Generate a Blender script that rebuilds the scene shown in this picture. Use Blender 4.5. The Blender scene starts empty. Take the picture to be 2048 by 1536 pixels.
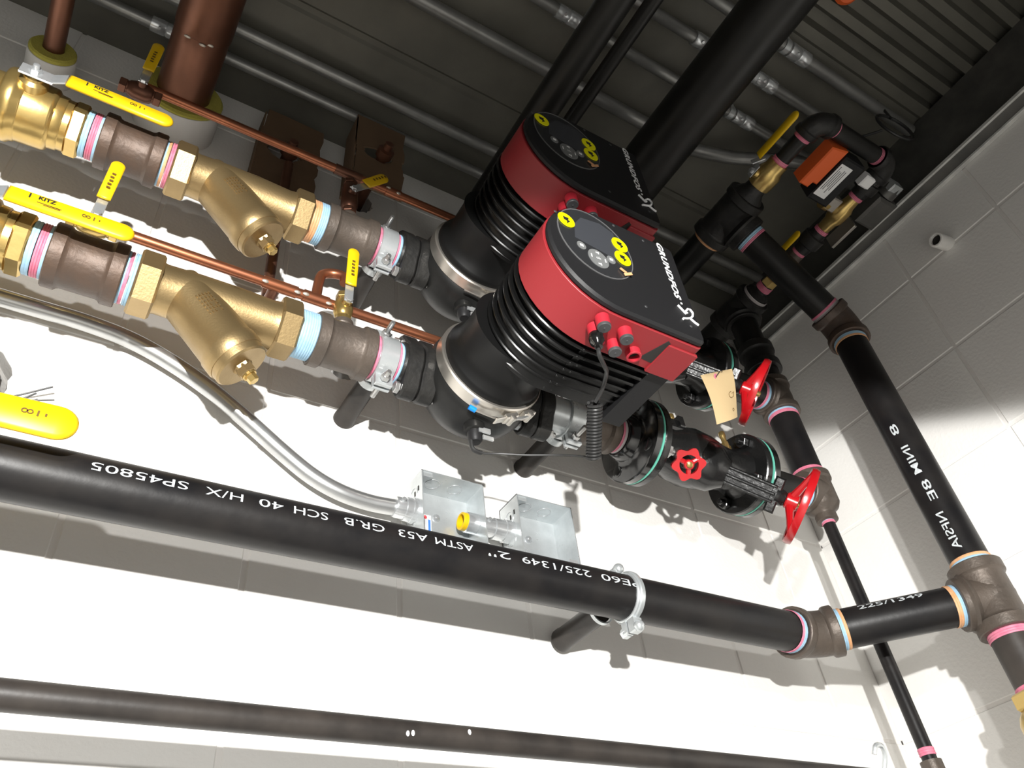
import bpy, bmesh, math, random
from mathutils import Vector, Matrix
random.seed(7)
SC = bpy.context.scene
COL = SC.collection
PI = math.pi
V = Vector

# ------------------------------------------------------------------ camera
cam_data = bpy.data.cameras.new('camera')
cam_data.sensor_width = 36.0
cam_data.lens = 28.015
cam_data.clip_start = 0.01
cam = bpy.data.objects.new('camera', cam_data)
COL.objects.link(cam)
cam.matrix_world = Matrix(((0.8499207, -0.28214571, -0.44500404, 0.0),
                           (-0.51688074, -0.61044568, -0.60015862, 0.0),
                           (-0.10231862, 0.74010126, -0.6646661, 0.0),
                           (0, 0, 0, 1)))
SC.camera = cam

# ------------------------------------------------------------------ light
world = bpy.data.worlds.new('world')
SC.world = world
world.use_nodes = True
world.node_tree.nodes['Background'].inputs[0].default_value = (1.0, 0.97, 0.92, 1)
world.node_tree.nodes['Background'].inputs[1].default_value = 0.13
SC.view_settings.view_transform = 'Standard'
SC.view_settings.look = 'None'
SC.view_settings.gamma = 1.0
SC.view_settings.use_curve_mapping = False
SC.view_settings.exposure = 0.0


def hooded_lamp(name, loc, power, direction, radius, size=176, blend=0.05, colour=(1, 0.985, 0.955)):
    """work lamp with an opaque hood: light only below the hood's plane"""
    l = bpy.data.lights.new(name, 'SPOT')
    l.energy = power
    l.color = colour
    l.shadow_soft_size = radius
    l.spot_size = math.radians(size)
    l.spot_blend = blend
    o = bpy.data.objects.new(name, l)
    COL.objects.link(o)
    o.location = loc
    o.rotation_euler = V(direction).to_track_quat('-Z', 'Y').to_euler()
    return o


hooded_lamp('work_lamp', (-0.35, -0.9, 0.20), 300, (-0.07, 0.63, -1.0), 0.02, 179, 0.02)
hooded_lamp('work_lamp', (-0.50, -0.85, 0.50), 55, (-0.05, 0.43, -1.0), 0.025, 179, 0.03)

# ------------------------------------------------------------------ materials
MATS = {}


def mat(name, base, rough=0.5, metal=0.0, coat=0.0, var=None, vscale=20, vmix=0.5, bump=0.0, bscale=80,
        spec=0.5, rvar=0.0, aniso=None):
    m = bpy.data.materials.new(name)
    m.use_nodes = True
    nt = m.node_tree
    b = nt.nodes['Principled BSDF']
    b.inputs['Base Color'].default_value = (*base, 1)
    b.inputs['Roughness'].default_value = rough
    b.inputs['Metallic'].default_value = metal
    b.inputs['Specular IOR Level'].default_value = spec
    if coat:
        b.inputs['Coat Weight'].default_value = coat
        b.inputs['Coat Roughness'].default_value = 0.15
    tc = nt.nodes.new('ShaderNodeTexCoord')
    if var is not None:
        n = nt.nodes.new('ShaderNodeTexNoise')
        n.inputs['Scale'].default_value = vscale
        n.inputs['Detail'].default_value = 6
        n.inputs['Roughness'].default_value = 0.6
        nt.links.new(tc.outputs['Object'], n.inputs['Vector'])
        r = nt.nodes.new('ShaderNodeValToRGB')
        r.color_ramp.elements[0].position = 0.5 - 0.35 * (1 - vmix)
        r.color_ramp.elements[1].position = 0.5 + 0.35 * (1.15 - vmix)
        r.color_ramp.elements[0].color = (*base, 1)
        r.color_ramp.elements[1].color = (*var, 1)
        nt.links.new(n.outputs['Fac'], r.inputs['Fac'])
        nt.links.new(r.outputs['Color'], b.inputs['Base Color'])
        if rvar:
            mr = nt.nodes.new('ShaderNodeMapRange')
            mr.inputs['To Min'].default_value = max(0.03, rough - rvar)
            mr.inputs['To Max'].default_value = rough + rvar
            nt.links.new(n.outputs['Fac'], mr.inputs['Value'])
            nt.links.new(mr.outputs['Result'], b.inputs['Roughness'])
    if bump:
        n2 = nt.nodes.new('ShaderNodeTexNoise')
        n2.inputs['Scale'].default_value = bscale
        n2.inputs['Detail'].default_value = 5
        nt.links.new(tc.outputs['Object'], n2.inputs['Vector'])
        bp = nt.nodes.new('ShaderNodeBump')
        bp.inputs['Strength'].default_value = bump
        bp.inputs['Distance'].default_value = 0.002
        nt.links.new(n2.outputs['Fac'], bp.inputs['Height'])
        nt.links.new(bp.outputs['Normal'], b.inputs['Normal'])
    MATS[name] = m
    return m


mat('block', (0.84, 0.83, 0.80), 0.55, var=(0.80, 0.785, 0.755), vscale=6, bump=0.35, bscale=140)
mat('mortar', (0.80, 0.78, 0.75), 0.7, bump=0.4, bscale=120)
mat('deck', (0.150, 0.144, 0.120), 0.5, 0.3, var=(0.095, 0.092, 0.078), vscale=5, bump=0.1, bscale=30)
mat('beam', (0.10, 0.10, 0.095), 0.4, 0.6, var=(0.16, 0.155, 0.145), vscale=14)
mat('beam_edge', (0.75, 0.75, 0.72), 0.4, 0.1, var=(0.5, 0.5, 0.48), vscale=25)
mat('floor', (0.42, 0.41, 0.39), 0.6, var=(0.36, 0.35, 0.33), vscale=3)
mat('black_pipe', (0.007, 0.007, 0.008), 0.38, 0.0, spec=0.28, var=(0.017, 0.015, 0.014), vscale=14, vmix=0.45, rvar=0.12, bump=0.12, bscale=60)
mat('old_pipe', (0.018, 0.016, 0.015), 0.42, 0.0, spec=0.35, var=(0.050, 0.042, 0.036), vscale=11, vmix=0.5, rvar=0.12, bump=0.15, bscale=50)
mat('dark_pipe', (0.006, 0.006, 0.006), 0.38, 0.0, spec=0.35, var=(0.015, 0.014, 0.012), vscale=9, rvar=0.15)
mat('cast_iron', (0.085, 0.070, 0.058), 0.48, 0.35, var=(0.115, 0.090, 0.072), vscale=22, bump=0.35, bscale=170, rvar=0.1)
mat('cast_brown', (0.070, 0.054, 0.045), 0.48, 0.3, var=(0.100, 0.062, 0.042), vscale=16, bump=0.35, bscale=150, rvar=0.1)
mat('cast_black', (0.010, 0.010, 0.010), 0.42, 0.0, spec=0.3, var=(0.026, 0.025, 0.023), vscale=25, bump=0.4, bscale=150)
mat('gloss_black', (0.006, 0.006, 0.006), 0.13, 0.0, coat=0.6, bump=0.12, bscale=40)
mat('valve_black', (0.008, 0.008, 0.008), 0.26, 0.0, coat=0.25, bump=0.35, bscale=110)
mat('bronze', (0.38, 0.275, 0.135), 0.42, 0.85, var=(0.31, 0.22, 0.105), vscale=18, bump=0.12, bscale=320, rvar=0.08)
mat('brass', (0.58, 0.42, 0.16), 0.28, 0.85, var=(0.48, 0.33, 0.11), vscale=14, bump=0.14, bscale=70)
mat('copper', (0.46, 0.17, 0.085), 0.34, 0.85, var=(0.27, 0.10, 0.055), vscale=9, rvar=0.1)
mat('dark_copper', (0.20, 0.085, 0.05), 0.38, 0.7, var=(0.11, 0.05, 0.032), vscale=8, rvar=0.1)
mat('solder', (0.62, 0.56, 0.48), 0.4, 0.6)
mat('yellow', (0.74, 0.47, 0.004), 0.42, 0.0, var=(0.68, 0.42, 0.003), vscale=12)
mat('yellow_sticker', (0.86, 0.82, 0.0), 0.45)
mat('red', (0.265, 0.018, 0.023), 0.5, 0.0, bump=0.05, bscale=300)
mat('red_bright', (0.40, 0.018, 0.032), 0.45)
mat('red_gloss', (0.42, 0.006, 0.010), 0.25, 0.0, coat=0.4, bump=0.15, bscale=60)
mat('plastic', (0.012, 0.012, 0.013), 0.5, 0.0, spec=0.3, bump=0.05, bscale=400)
mat('plastic_grey', (0.052, 0.053, 0.055), 0.42)
mat('fin', (0.005, 0.005, 0.005), 0.28, 0.0, spec=0.3)
mat('motor', (0.006, 0.006, 0.006), 0.42, spec=0.25)
mat('volute', (0.007, 0.007, 0.007), 0.40, 0.0, spec=0.3, var=(0.018, 0.018, 0.017), vscale=20, bump=0.12, bscale=60)
mat('screen', (0.045, 0.048, 0.055), 0.22)
mat('glass_panel', (0.022, 0.023, 0.025), 0.25)
mat('button', (0.15, 0.155, 0.155), 0.5)
mat('bezel', (0.11, 0.11, 0.112), 0.4)
mat('white_print', (0.78, 0.79, 0.80), 0.6)
mat('stencil', (0.66, 0.70, 0.72), 0.7, var=(0.30, 0.32, 0.33), vscale=160, vmix=0.3)
mat('black_print', (0.01, 0.01, 0.01), 0.6)
mat('print_dim', (0.13, 0.07, 0.01), 0.6)
mat('galv', (0.62, 0.65, 0.66), 0.30, 0.6, var=(0.50, 0.53, 0.54), vscale=35, rvar=0.1)
mat('emt', (0.55, 0.56, 0.56), 0.33, 0.85, var=(0.47, 0.48, 0.48), vscale=30, rvar=0.08)
mat('emt_shaded', (0.30, 0.30, 0.29), 0.33, 0.6, var=(0.22, 0.22, 0.21), vscale=20, rvar=0.1)  # conduit steel made darker: the dimness under the deck is in the colour
mat('zinc', (0.66, 0.68, 0.69), 0.24, 0.7, var=(0.52, 0.54, 0.55), vscale=40)
mat('stainless', (0.62, 0.585, 0.53), 0.30, 0.9)
mat('bolt', (0.55, 0.55, 0.54), 0.3, 0.85)
mat('tape_blue', (0.27, 0.46, 0.62), 0.55, var=(0.36, 0.54, 0.68), vscale=90)
mat('tape_pink', (0.58, 0.13, 0.22), 0.55, var=(0.66, 0.24, 0.32), vscale=90)
mat('tape_orange', (0.62, 0.30, 0.13), 0.55, var=(0.68, 0.40, 0.22), vscale=90)
mat('tape_grey', (0.45, 0.42, 0.42), 0.5)
mat('gasket', (0.12, 0.47, 0.36), 0.55)
mat('insulation', (0.42, 0.38, 0.07), 0.95, bump=0.9, bscale=160)
mat('jacket', (0.66, 0.65, 0.63), 0.6, bump=0.3, bscale=90)
mat('cardboard', (0.16, 0.10, 0.055), 0.85, var=(0.13, 0.08, 0.045), vscale=12)
mat('manila', (0.52, 0.39, 0.21), 0.8, var=(0.47, 0.34, 0.18), vscale=10)
mat('orange', (0.75, 0.12, 0.02), 0.5)
mat('label_white', (0.80, 0.80, 0.80), 0.5)
mat('label_blue', (0.05, 0.18, 0.55), 0.5)
mat('label_red', (0.75, 0.06, 0.07), 0.5)
mat('wire', (0.02, 0.02, 0.02), 0.45)
mat('blue', (0.0, 0.22, 0.75), 0.4)
mat('hole_shade', (0.02, 0.018, 0.016), 0.9)  # near-black that stands in for the shade inside holes, slots and grooves
mat('rubble', (0.11, 0.105, 0.10), 0.9, var=(0.05, 0.047, 0.045), vscale=30, bump=1.0, bscale=60)


# ------------------------------------------------------------------ mesh builder
def basis(d):
    w = V(d).normalized()
    a = V((0, 0, 1)) if abs(w.z) < 0.9 else V((1, 0, 0))
    u = a.cross(w).normalized()
    return u, w.cross(u), w


class MB:
    def __init__(s):
        s.v = []
        s.f = []

    def add(s, vs, fs):
        k = len(s.v)
        s.v += [V(p) for p in vs]
        s.f += [tuple(i + k for i in f) for f in fs]
        return s

    def lathe(s, p, d, prof, n=24, caps=True, a0=0.0):
        u, v, w = basis(d)
        p = V(p)
        vs, fs = [], []
        for t, r in prof:
            for k in range(n):
                a = a0 + 2 * PI * k / n
                vs.append(p + w * t + (u * math.cos(a) + v * math.sin(a)) * r)
        m = len(prof)
        for i in range(m - 1):
            for k in range(n):
                k2 = (k + 1) % n
                fs.append((i * n + k, i * n + k2, (i + 1) * n + k2, (i + 1) * n + k))
        if caps:
            fs.append(tuple(reversed(range(n))))
            fs.append(tuple((m - 1) * n + k for k in range(n)))
        return s.add(vs, fs)

    def ring(s, p, d, r0, r1, t0, t1, n=24, ch=0.0):
        u, v, w = basis(d)
        p = V(p)
        pr = [(t0, r0), (t0, r1 - ch), (t0 + ch, r1), (t1 - ch, r1), (t1, r1 - ch), (t1, r0)] if ch else \
             [(t0, r0), (t0, r1), (t1, r1), (t1, r0)]
        m = len(pr)
        vs, fs = [], []
        for t, r in pr:
            for k in range(n):
                a = 2 * PI * k / n
                vs.append(p + w * t + (u * math.cos(a) + v * math.sin(a)) * r)
        for i in range(m):
            j = (i + 1) % m
            for k in range(n):
                k2 = (k + 1) % n
                fs.append((i * n + k, i * n + k2, j * n + k2, j * n + k))
        return s.add(vs, fs)

    def path(s, pts, r, n=10, closed=False):
        pts = [V(p) for p in pts]
        m = len(pts)
        rr = r if isinstance(r, (list, tuple)) else [r] * m
        tang = []
        for i in range(m):
            if closed:
                t = pts[(i + 1) % m] - pts[i - 1]
            else:
                t = pts[min(i + 1, m - 1)] - pts[max(i - 1, 0)]
            tang.append(t.normalized())
        u, _, _ = basis(tang[0])
        vs, fs = [], []
        for i in range(m):
            u = (u - tang[i] * u.dot(tang[i])).normalized()
            v = tang[i].cross(u)
            for k in range(n):
                a = 2 * PI * k / n
                vs.append(pts[i] + (u * math.cos(a) + v * math.sin(a)) * rr[i])
        for i in range(m if closed else m - 1):
            j = (i + 1) % m
            for k in range(n):
                k2 = (k + 1) % n
                fs.append((i * n + k, i * n + k2, j * n + k2, j * n + k))
        if not closed:
            fs.append(tuple(reversed(range(n))))
            fs.append(tuple((m - 1) * n + k for k in range(n)))
        return s.add(vs, fs)

    def prism(s, poly, o, ux, uy, depth, ch=0.0):
        """2-D outline (counter-clockwise in ux,uy) pushed by depth along -(ux x uy); chamfer ch on both faces"""
        o, ux, uy = V(o), V(ux).normalized(), V(uy).normalized()
        w = ux.cross(uy)
        n = len(poly)
        lay = [(0.0, ch), (-ch, 0.0), (-depth + ch, 0.0), (-depth, ch)] if ch else [(0.0, 0.0), (-depth, 0.0)]
        vs, fs = [], []
        for z, ins in lay:
            for x, y in (inset(poly, ins) if ins else poly):
                vs.append(o + ux * x + uy * y + w * z)
        for i in range(len(lay) - 1):
            for k in range(n):
                k2 = (k + 1) % n
                fs.append((i * n + k2, i * n + k, (i + 1) * n + k, (i + 1) * n + k2))
        fs.append(tuple(range(n)))
        fs.append(tuple(reversed([(len(lay) - 1) * n + k for k in range(n)])))
        return s.add(vs, fs)

    def frame(s, outer, inner, o, ux, uy, depth):
        """plate with a hole: two outlines with the same number of points"""
        o, ux, uy = V(o), V(ux).normalized(), V(uy).normalized()
        w = ux.cross(uy)
        n = len(outer)
        vs = [o + ux * x + uy * y + w * z for z in (0, -depth) for P in (outer, inner) for x, y in P]
        fs = []
        for k in range(n):
            j = (k + 1) % n
            fs += [(k, j, n + j, n + k), (2 * n + j, 2 * n + k, 3 * n + k, 3 * n + j),
                   (j, k, 2 * n + k, 2 * n + j), (n + k, n + j, 3 * n + j, 3 * n + k)]
        return s.add(vs, fs)

    def box(s, c, size, ch=0.0, ux=(1, 0, 0), uy=(0, 1, 0)):
        ux, uy = V(ux).normalized(), V(uy).normalized()
        w = ux.cross(uy)
        x, y, z = [q / 2 for q in size]
        return s.prism([(-x, -y), (x, -y), (x, y), (-x, y)], V(c) + w * z, ux, uy, size[2], ch)

    def sphere(s, c, r, n=16, m=10, sc=(1, 1, 1)):
        c = V(c)
        vs, fs = [], []
        for i in range(1, m):
            ph = PI * i / m
            for k in range(n):
                a = 2 * PI * k / n
                vs.append(c + V((r * math.sin(ph) * math.cos(a) * sc[0], r * math.sin(ph) * math.sin(a) * sc[1],
                                 r * math.cos(ph) * sc[2])))
        vs += [c + V((0, 0, r * sc[2])), c - V((0, 0, r * sc[2]))]
        for i in range(m - 2):
            for k in range(n):
                k2 = (k + 1) % n
                fs.append((i * n + k, (i + 1) * n + k, (i + 1) * n + k2, i * n + k2))
        T, B = len(vs) - 2, len(vs) - 1
        for k in range(n):
            fs += [(T, k, (k + 1) % n), (B, (m - 2) * n + (k + 1) % n, (m - 2) * n + k)]
        return s.add(vs, fs)

    def build(s, name, material, parent=None, loc=None, ang=38):
        if parent is not None:
            org = WL[parent.name]
        else:
            org = V(loc) if loc is not None else V((min(p.x for p in s.v), min(p.y for p in s.v), min(p.z for p in s.v)))
        me = bpy.data.meshes.new(name)
        me.from_pydata([tuple(p - org) for p in s.v], [], s.f)
        me.materials.append(MATS[material])
        me.polygons.foreach_set('use_smooth', [True] * len(me.polygons))
        me.set_sharp_from_angle(angle=math.radians(ang))
        me.update()
        o = bpy.data.objects.new(name, me)
        COL.objects.link(o)
        if parent is not None:
            o.parent = parent
        else:
            o.location = org
        WL[o.name] = org
        return o


WL = {}


def inset(poly, d):
    n = len(poly)
    out = []
    for i in range(n):
        a, b, c = V(poly[i - 1]), V(poly[i]), V(poly[(i + 1) % n])
        e1, e2 = (b - a), (c - b)
        e1 = e1.normalized() if e1.length > 1e-9 else e2.normalized()
        e2 = e2.normalized() if e2.length > 1e-9 else e1
        n1, n2 = V((-e1.y, e1.x)), V((-e2.y, e2.x))
        m = n1 + n2
        m = m.normalized() if m.length > 1e-6 else n1
        k = d / max(0.5, m.dot(n1))
        out.append((b.x + m.x * k, b.y + m.y * k))
    return out


def thing(name, label, cat, loc, group=None):
    o = bpy.data.objects.new(name, None)
    COL.objects.link(o)
    o.empty_display_size = 0.02
    o.location = loc
    WL[o.name] = V(loc)
    return tag(o, label, cat, group)


def tag(o, label, cat, group=None):
    o['label'] = label
    o['category'] = cat
    if group:
        o['group'] = group
    return o


def struct(o):
    o['kind'] = 'structure'
    return o


def text_mesh(body, size, fn, name, material, parent, cuts=0, bold=0.0, shear=0.0, spacing=1.0, width=None):
    """lettering as a mesh; fn maps text coordinates (x, y) to a point"""
    cu = bpy.data.curves.new('lettering', 'FONT')
    cu.body = body
    cu.size = size
    cu.shear = shear
    cu.offset = bold
    cu.space_character = spacing
    cu.resolution_u = 3
    ob = bpy.data.objects.new('lettering_tmp', cu)
    COL.objects.link(ob)
    dg = bpy.context.evaluated_depsgraph_get()
    me = bpy.data.meshes.new_from_object(ob.evaluated_get(dg))
    bpy.data.objects.remove(ob)
    bm = bmesh.new()
    bm.from_mesh(me)
    bpy.data.meshes.remove(me)
    bmesh.ops.triangulate(bm, faces=bm.faces[:])
    if cuts:
        bmesh.ops.subdivide_edges(bm, edges=bm.edges[:], cuts=cuts, use_grid_fill=True)
    xs = [v.co.x for v in bm.verts]
    k = 1.0
    x0 = min(xs)
    if width:
        k = width / (max(xs) - x0)
    mb = MB()
    bm.verts.index_update()
    mb.add([fn((v.co.x - x0) * k, v.co.y) for v in bm.verts], [tuple(v.index for v in f.verts) for f in bm.faces])
    bm.free()
    return mb.build(name, material, parent)


def flat_fn(o, ux, uy, lift=0.0004):
    o, ux, uy = V(o), V(ux).normalized(), V(uy).normalized()
    w = ux.cross(uy)
    return lambda x, y: o + ux * x + uy * y + w * lift


def arc(c, r, a0, a1, n, ux, uy):
    c, ux, uy = V(c), V(ux), V(uy)
    return [c + (ux * math.cos(a0 + (a1 - a0) * i / n) + uy * math.sin(a0 + (a1 - a0) * i / n)) * r for i in range(n + 1)]


def copy_tree(o, dz, parent=None):
    c = o.copy()
    COL.objects.link(c)
    c.parent = parent
    if parent is None:
        c.location = o.location + V((0, 0, dz))
    for ch in o.children:
        if not ch.get('front_only'):
            copy_tree(ch, dz, c)
    WL[c.name] = WL[o.name] + V((0, 0, dz))
    return c


def tape(parent, p, d, r, bands, n=28):
    """wound thread tape: (start, end, material) along d from p"""
    for t0, t1, m in bands:
        k = max(1, round((t1 - t0) / 0.0035))
        pr = []
        for i in range(k):
            a = t0 + (t1 - t0) * i / k
            b = t0 + (t1 - t0) * (i + 1) / k
            pr += [(a, r), (a + (b - a) * 0.3, r + 0.0008), (b - (b - a) * 0.3, r + 0.0008)]
        pr += [(t1, r)]
        MB().lathe(p, d, pr, n, caps=False).build('thread_tape', m, parent)


def pipe(name, label, cat, p0, p1, r, m, tapes=(), group=None, n=28, bore=True):
    p0, p1 = V(p0), V(p1)
    d = p1 - p0
    L = d.length
    mb = MB()
    mb.lathe(p0, d, [(0, r), (L, r)], n)
    o = mb.build(name, m, loc=p0)
    tag(o, label, cat, group)
    tape(o, p0, d, r + 0.0004, tapes, n)
    return o


def band_prof(L, rb, rband, wb, rin=None):
    """pipe fitting: raised bands at both ends"""
    c = 0.0015
    return [(0, rband - c), (c, rband), (wb, rband), (wb + 0.003, rb + 0.001), (wb + 0.006, rb),
            (L - wb - 0.006, rb), (L - wb - 0.003, rb + 0.001), (L - wb, rband), (L - c, rband), (L, rband - c)]


def hexp(mb, p, d, r, L, ch=0.002, a0=0.0):
    mb.lathe(p, d, [(0, r - ch), (ch, r), (L - ch, r), (L, r - ch)], 6, a0=a0)
    return mb

# ------------------------------------------------------------------ the setting
WY, WX, DZ = 0.95, 1.51, 1.63          # back wall plane, right wall plane, deck height
GX, GZ, PX, PZ = 0.0118, 0.430, 0.2217, 0.2145


def rect_ring(x0, x1, z0, z1, inner):
    """points of the rectangle seen from the hole's centre in the directions of the hole's points"""
    cx = sum(p[0] for p in inner) / len(inner)
    cz = sum(p[1] for p in inner) / len(inner)
    out = []
    for x, z in inner:
        dx, dz = x - cx, z - cz
        k = min([((x1 if dx > 0 else x0) - cx) / dx if abs(dx) > 1e-9 else 1e9,
                 ((z1 if dz > 0 else z0) - cz) / dz if abs(dz) > 1e-9 else 1e9])
        out.append([cx + dx * k, cz + dz * k])
    for cxr in ((x0, z0), (x1, z0), (x1, z1), (x0, z1)):
        i = min(range(len(out)), key=lambda q: (out[q][0] - cxr[0]) ** 2 + (out[q][1] - cxr[1]) ** 2)
        out[i] = list(cxr)
    return [tuple(p) for p in out]


def blob(cx, cz, r, n=32, rough=0.0, sq=1.0):
    return [(cx + (r * sq * (1 + random.uniform(-rough, rough))) * math.cos(2 * PI * k / n),
             cz + (r * (1 + random.uniform(-rough, rough))) * math.sin(2 * PI * k / n)) for k in range(n)]


holes = {(-1, 1): blob(-0.148, 0.752, 0.062, 32, 0.10, 0.86),     # broken-out opening with wires
         (1, 2): blob(0.352, 0.955, 0.026, 32, 0.06),             # round pipe hole
         (2, 4): blob(0.572, 1.385, 0.050, 32, 0.10),             # rough hole around the black pipe
         (0, 4): blob(0.196, 1.425, 0.034, 32, 0.10), (1, 4): blob(0.366, 1.450, 0.034, 32, 0.10)}   # holes behind the cardboard
JT = 0.0035
base = MB()
cells = []
for i in range(-3, 7):
    x0, x1 = GX + i * PX, min(GX + (i + 1) * PX, WX)
    for j in range(-2, 6):
        z0, z1 = GZ + j * PZ, min(GZ + (j + 1) * PZ, DZ + 0.02)
        if z1 - z0 < 0.02 or x1 - x0 < 0.02:
            continue
        cells.append((i, j, x0, x1, z0, z1))
        if (i, j) in holes:
            inn = holes[(i, j)]
            base.frame(rect_ring(x0, x1, z0, z1, inn), inn, (0, WY + 0.002, 0), (1, 0, 0), (0, 0, 1), 0.08)
        else:
            base.box(((x0 + x1) / 2, WY + 0.042, (z0 + z1) / 2), (x1 - x0, 0.08, z1 - z0))
wall_back = struct(base.build('wall_back', 'mortar', loc=(-0.65, WY, 0.0)))
cache = {}
for i, j, x0, x1, z0, z1 in cells:
    mb = MB()
    a0, a1, b0, b1 = x0 + JT, x1 - JT, z0 + JT, z1 - JT
    if x1 >= WX:
        a1 = x1
    if (i, j) in holes:
        inn = holes[(i, j)]
        mb.frame(rect_ring(a0, a1, b0, b1, inn), inn, (0, WY, 0), (1, 0, 0), (0, 0, 1), 0.03)
        mb.build('block', 'block', wall_back)
        continue
    key = (round(a1 - a0, 4), round(b1 - b0, 4))
    if key not in cache:
        w, h = key
        mb.prism([(0, 0), (w, 0), (w, h), (0, h)], (a0, WY, b0), (1, 0, 0), (0, 0, 1), 0.03, 0.0014)
        o = mb.build('block', 'block', wall_back)
        cache[key] = (o, a0, b0)
    else:
        s, sx, sz = cache[key]
        o = s.copy()
        COL.objects.link(o)
        o.parent = wall_back
        o.location = (a0 - sx, 0, b0 - sz)
back = MB().box((-0.05, WY + 0.09, 0.8), (1.4, 0.012, 1.8)).build('core_fill', 'rubble', wall_back)

base = MB()
cells = []
for i in range(-7, 3):
    y0, y1 = 0.475 + i * PX, min(0.475 + (i + 1) * PX, WY)
    for j in range(-2, 5):
        z0, z1 = GZ + j * PZ, min(GZ + (j + 1) * PZ, 1.434)
        if z1 - z0 < 0.02 or y1 - y0 < 0.02:
            continue
        cells.append((y0, y1, z0, z1))
        base.box((WX + 0.042, (y0 + y1) / 2, (z0 + z1) / 2), (0.08, y1 - y0, z1 - z0))
wall_right = struct(base.build('wall_right', 'mortar', loc=(WX, -1.0, 0.0)))
cache = {}
for y0, y1, z0, z1 in cells:
    a0, a1, b0, b1 = y0 + JT, y1 + (0.012 if y1 >= WY else -JT), z0 + JT, z1 - (0 if z1 > 1.43 else JT)
    key = (round(a1 - a0, 4), round(b1 - b0, 4))
    if key not in cache:
        w, h = key
        mb = MB().prism([(0, 0), (w, 0), (w, h), (0, h)], (WX, a1, b0), (0, -1, 0), (0, 0, 1), 0.03, 0.0014)
        o = mb.build('block', 'block', wall_right)
        cache[key] = (o, a1, b0)
    else:
        s, sy, sz = cache[key]
        o = s.copy()
        COL.objects.link(o)
        o.parent = wall_right
        o.location = (0, a1 - sy, b0 - sz)

# steel deck: flat pans by the back wall, fine corrugation nearer the middle of the room
prof = [(1.02, DZ)]
for yb in (0.70, 0.26):
    prof += [(yb + 0.012, DZ), (yb + 0.006, DZ + 0.006), (yb - 0.006, DZ + 0.006), (yb - 0.012, DZ)]
y = 0.225
while y > -1.6:
    prof += [(y, DZ), (y - 0.008, DZ + 0.032), (y - 0.030, DZ + 0.032), (y - 0.040, DZ)]
    y -= 0.060
mb = MB()
n = len(prof)
mb.add([(x, a, b) for x in (-1.4, 1.62) for a, b in prof] + [(x, a, DZ + 0.05) for x in (-1.4, 1.62) for a, b in prof],
       [(k, k + 1, n + k + 1, n + k) for k in range(n - 1)] +
       [(2 * n + k + 1, 2 * n + k, 3 * n + k, 3 * n + k + 1) for k in range(n - 1)])
struct(mb.build('ceiling', 'deck', loc=(-1.4, -1.6, DZ)))

t1 = struct(MB().box((1.552, -0.25, 1.545), (0.12, 2.4, 0.17)).build('trim_1', 'beam', loc=(1.49, -1.45, 1.46)))
MB().prism([(1.476, 1.458), (1.476, 1.448), (1.500, 1.440), (1.51, 1.440), (1.51, 1.458)], (0, -1.45, 0), (1, 0, 0), (0, 0, 1),
           2.4).build('flange_plate', 'beam', t1)
MB().box((1.4745, -0.25, 1.452), (0.006, 2.4, 0.009), 0.001).build('flange_edge', 'beam_edge', t1)
t2 = struct(MB().box((1.505, -0.25, 1.4365), (0.012, 2.4, 0.007), 0.001).build('trim_2', 'beam_edge', loc=(1.5, -1.45, 1.433)))
struct(MB().box((0.2, -0.6, -1.36), (3.2, 3.4, 0.06)).build('floor', 'floor', loc=(-1.4, -2.3, -1.39)))

# ------------------------------------------------------------------ the two pump lines (front one built, rear one 0.262 m above it copied)
LY, LZ, LDZ = 0.80, 0.845, 0.267
EX, EY, EZ = V((1, 0, 0)), V((0, 1, 0)), V((0, 0, 1))
LINE = []      # (thing, label of its copy on the upper line)


def lever_sleeve(parent, p0, p1, w, th, nrm, name='lever_sleeve', m='yellow'):
    """flat dipped lever grip from p0 to p1, rounded far end, folded rims"""
    p0, p1 = V(p0), V(p1)
    ux = (p1 - p0).normalized()
    uy = V(nrm).cross(ux).normalized()
    L = (p1 - p0).length
    poly = [(0, -w * 0.46)] + [(L - w / 2 + w / 2 * math.cos(a), w / 2 * math.sin(a)) for a in
                               [(-PI / 2 + PI * k / 12) for k in range(13)]] + [(0, w * 0.46)]
    return MB().prism(poly, p0 + V(nrm).normalized() * th / 2, ux, uy, th, th * 0.35).build(name, m, parent, ang=60)


# ---- brass ball valve with the long yellow lever
t = thing('ball_valve', 'brass ball valve at left end of the lower pump line, cut off by the frame', 'valve', (-0.19, LY, LZ))
b = MB()
b.lathe((-0.262, LY, LZ), EX, [(0, 0.040), (0.036, 0.040), (0.039, 0.049), (0.042, 0.0515), (0.052, 0.053), (0.056, 0.0525), (0.060, 0.049), (0.064, 0.0485),
                               (0.066, 0.0465), (0.100, 0.0455), (0.103, 0.0445), (0.106, 0.0400), (0.116, 0.0392), (0.118, 0.0375), (0.126, 0.0375)], 36)
b.lathe((-0.19, LY - 0.035, LZ), -EY, [(0, 0.020), (0.018, 0.019), (0.022, 0.014), (0.026, 0.014)], 20)
b.build('body', 'brass', t)
hexp(MB(), (-0.137, LY, LZ), EX, 0.0405, 0.020, 0.003, 0.3).build('hex_end', 'brass', t, ang=20)
hexp(MB(), (-0.282, LY, LZ), EX, 0.0405, 0.024, 0.003, 0.3).build('hex_end', 'brass', t, ang=20)
yl = LY - 0.076
lv = MB()
lv.box((-0.187, LY - 0.066, LZ - 0.002), (0.042, 0.003, 0.024), 0.0008)
lv.box((-0.160, LY - 0.071, LZ - 0.002), (0.020, 0.003, 0.022), 0.0008, ux=V((0.9, -0.45, 0)), uy=V((0.45, 0.9, 0)))
lv.build('lever_arm', 'zinc', t)
nb = MB()
hexp(nb, (-0.190, LY - 0.058, LZ), -EY, 0.0085, 0.014, 0.001)
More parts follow.
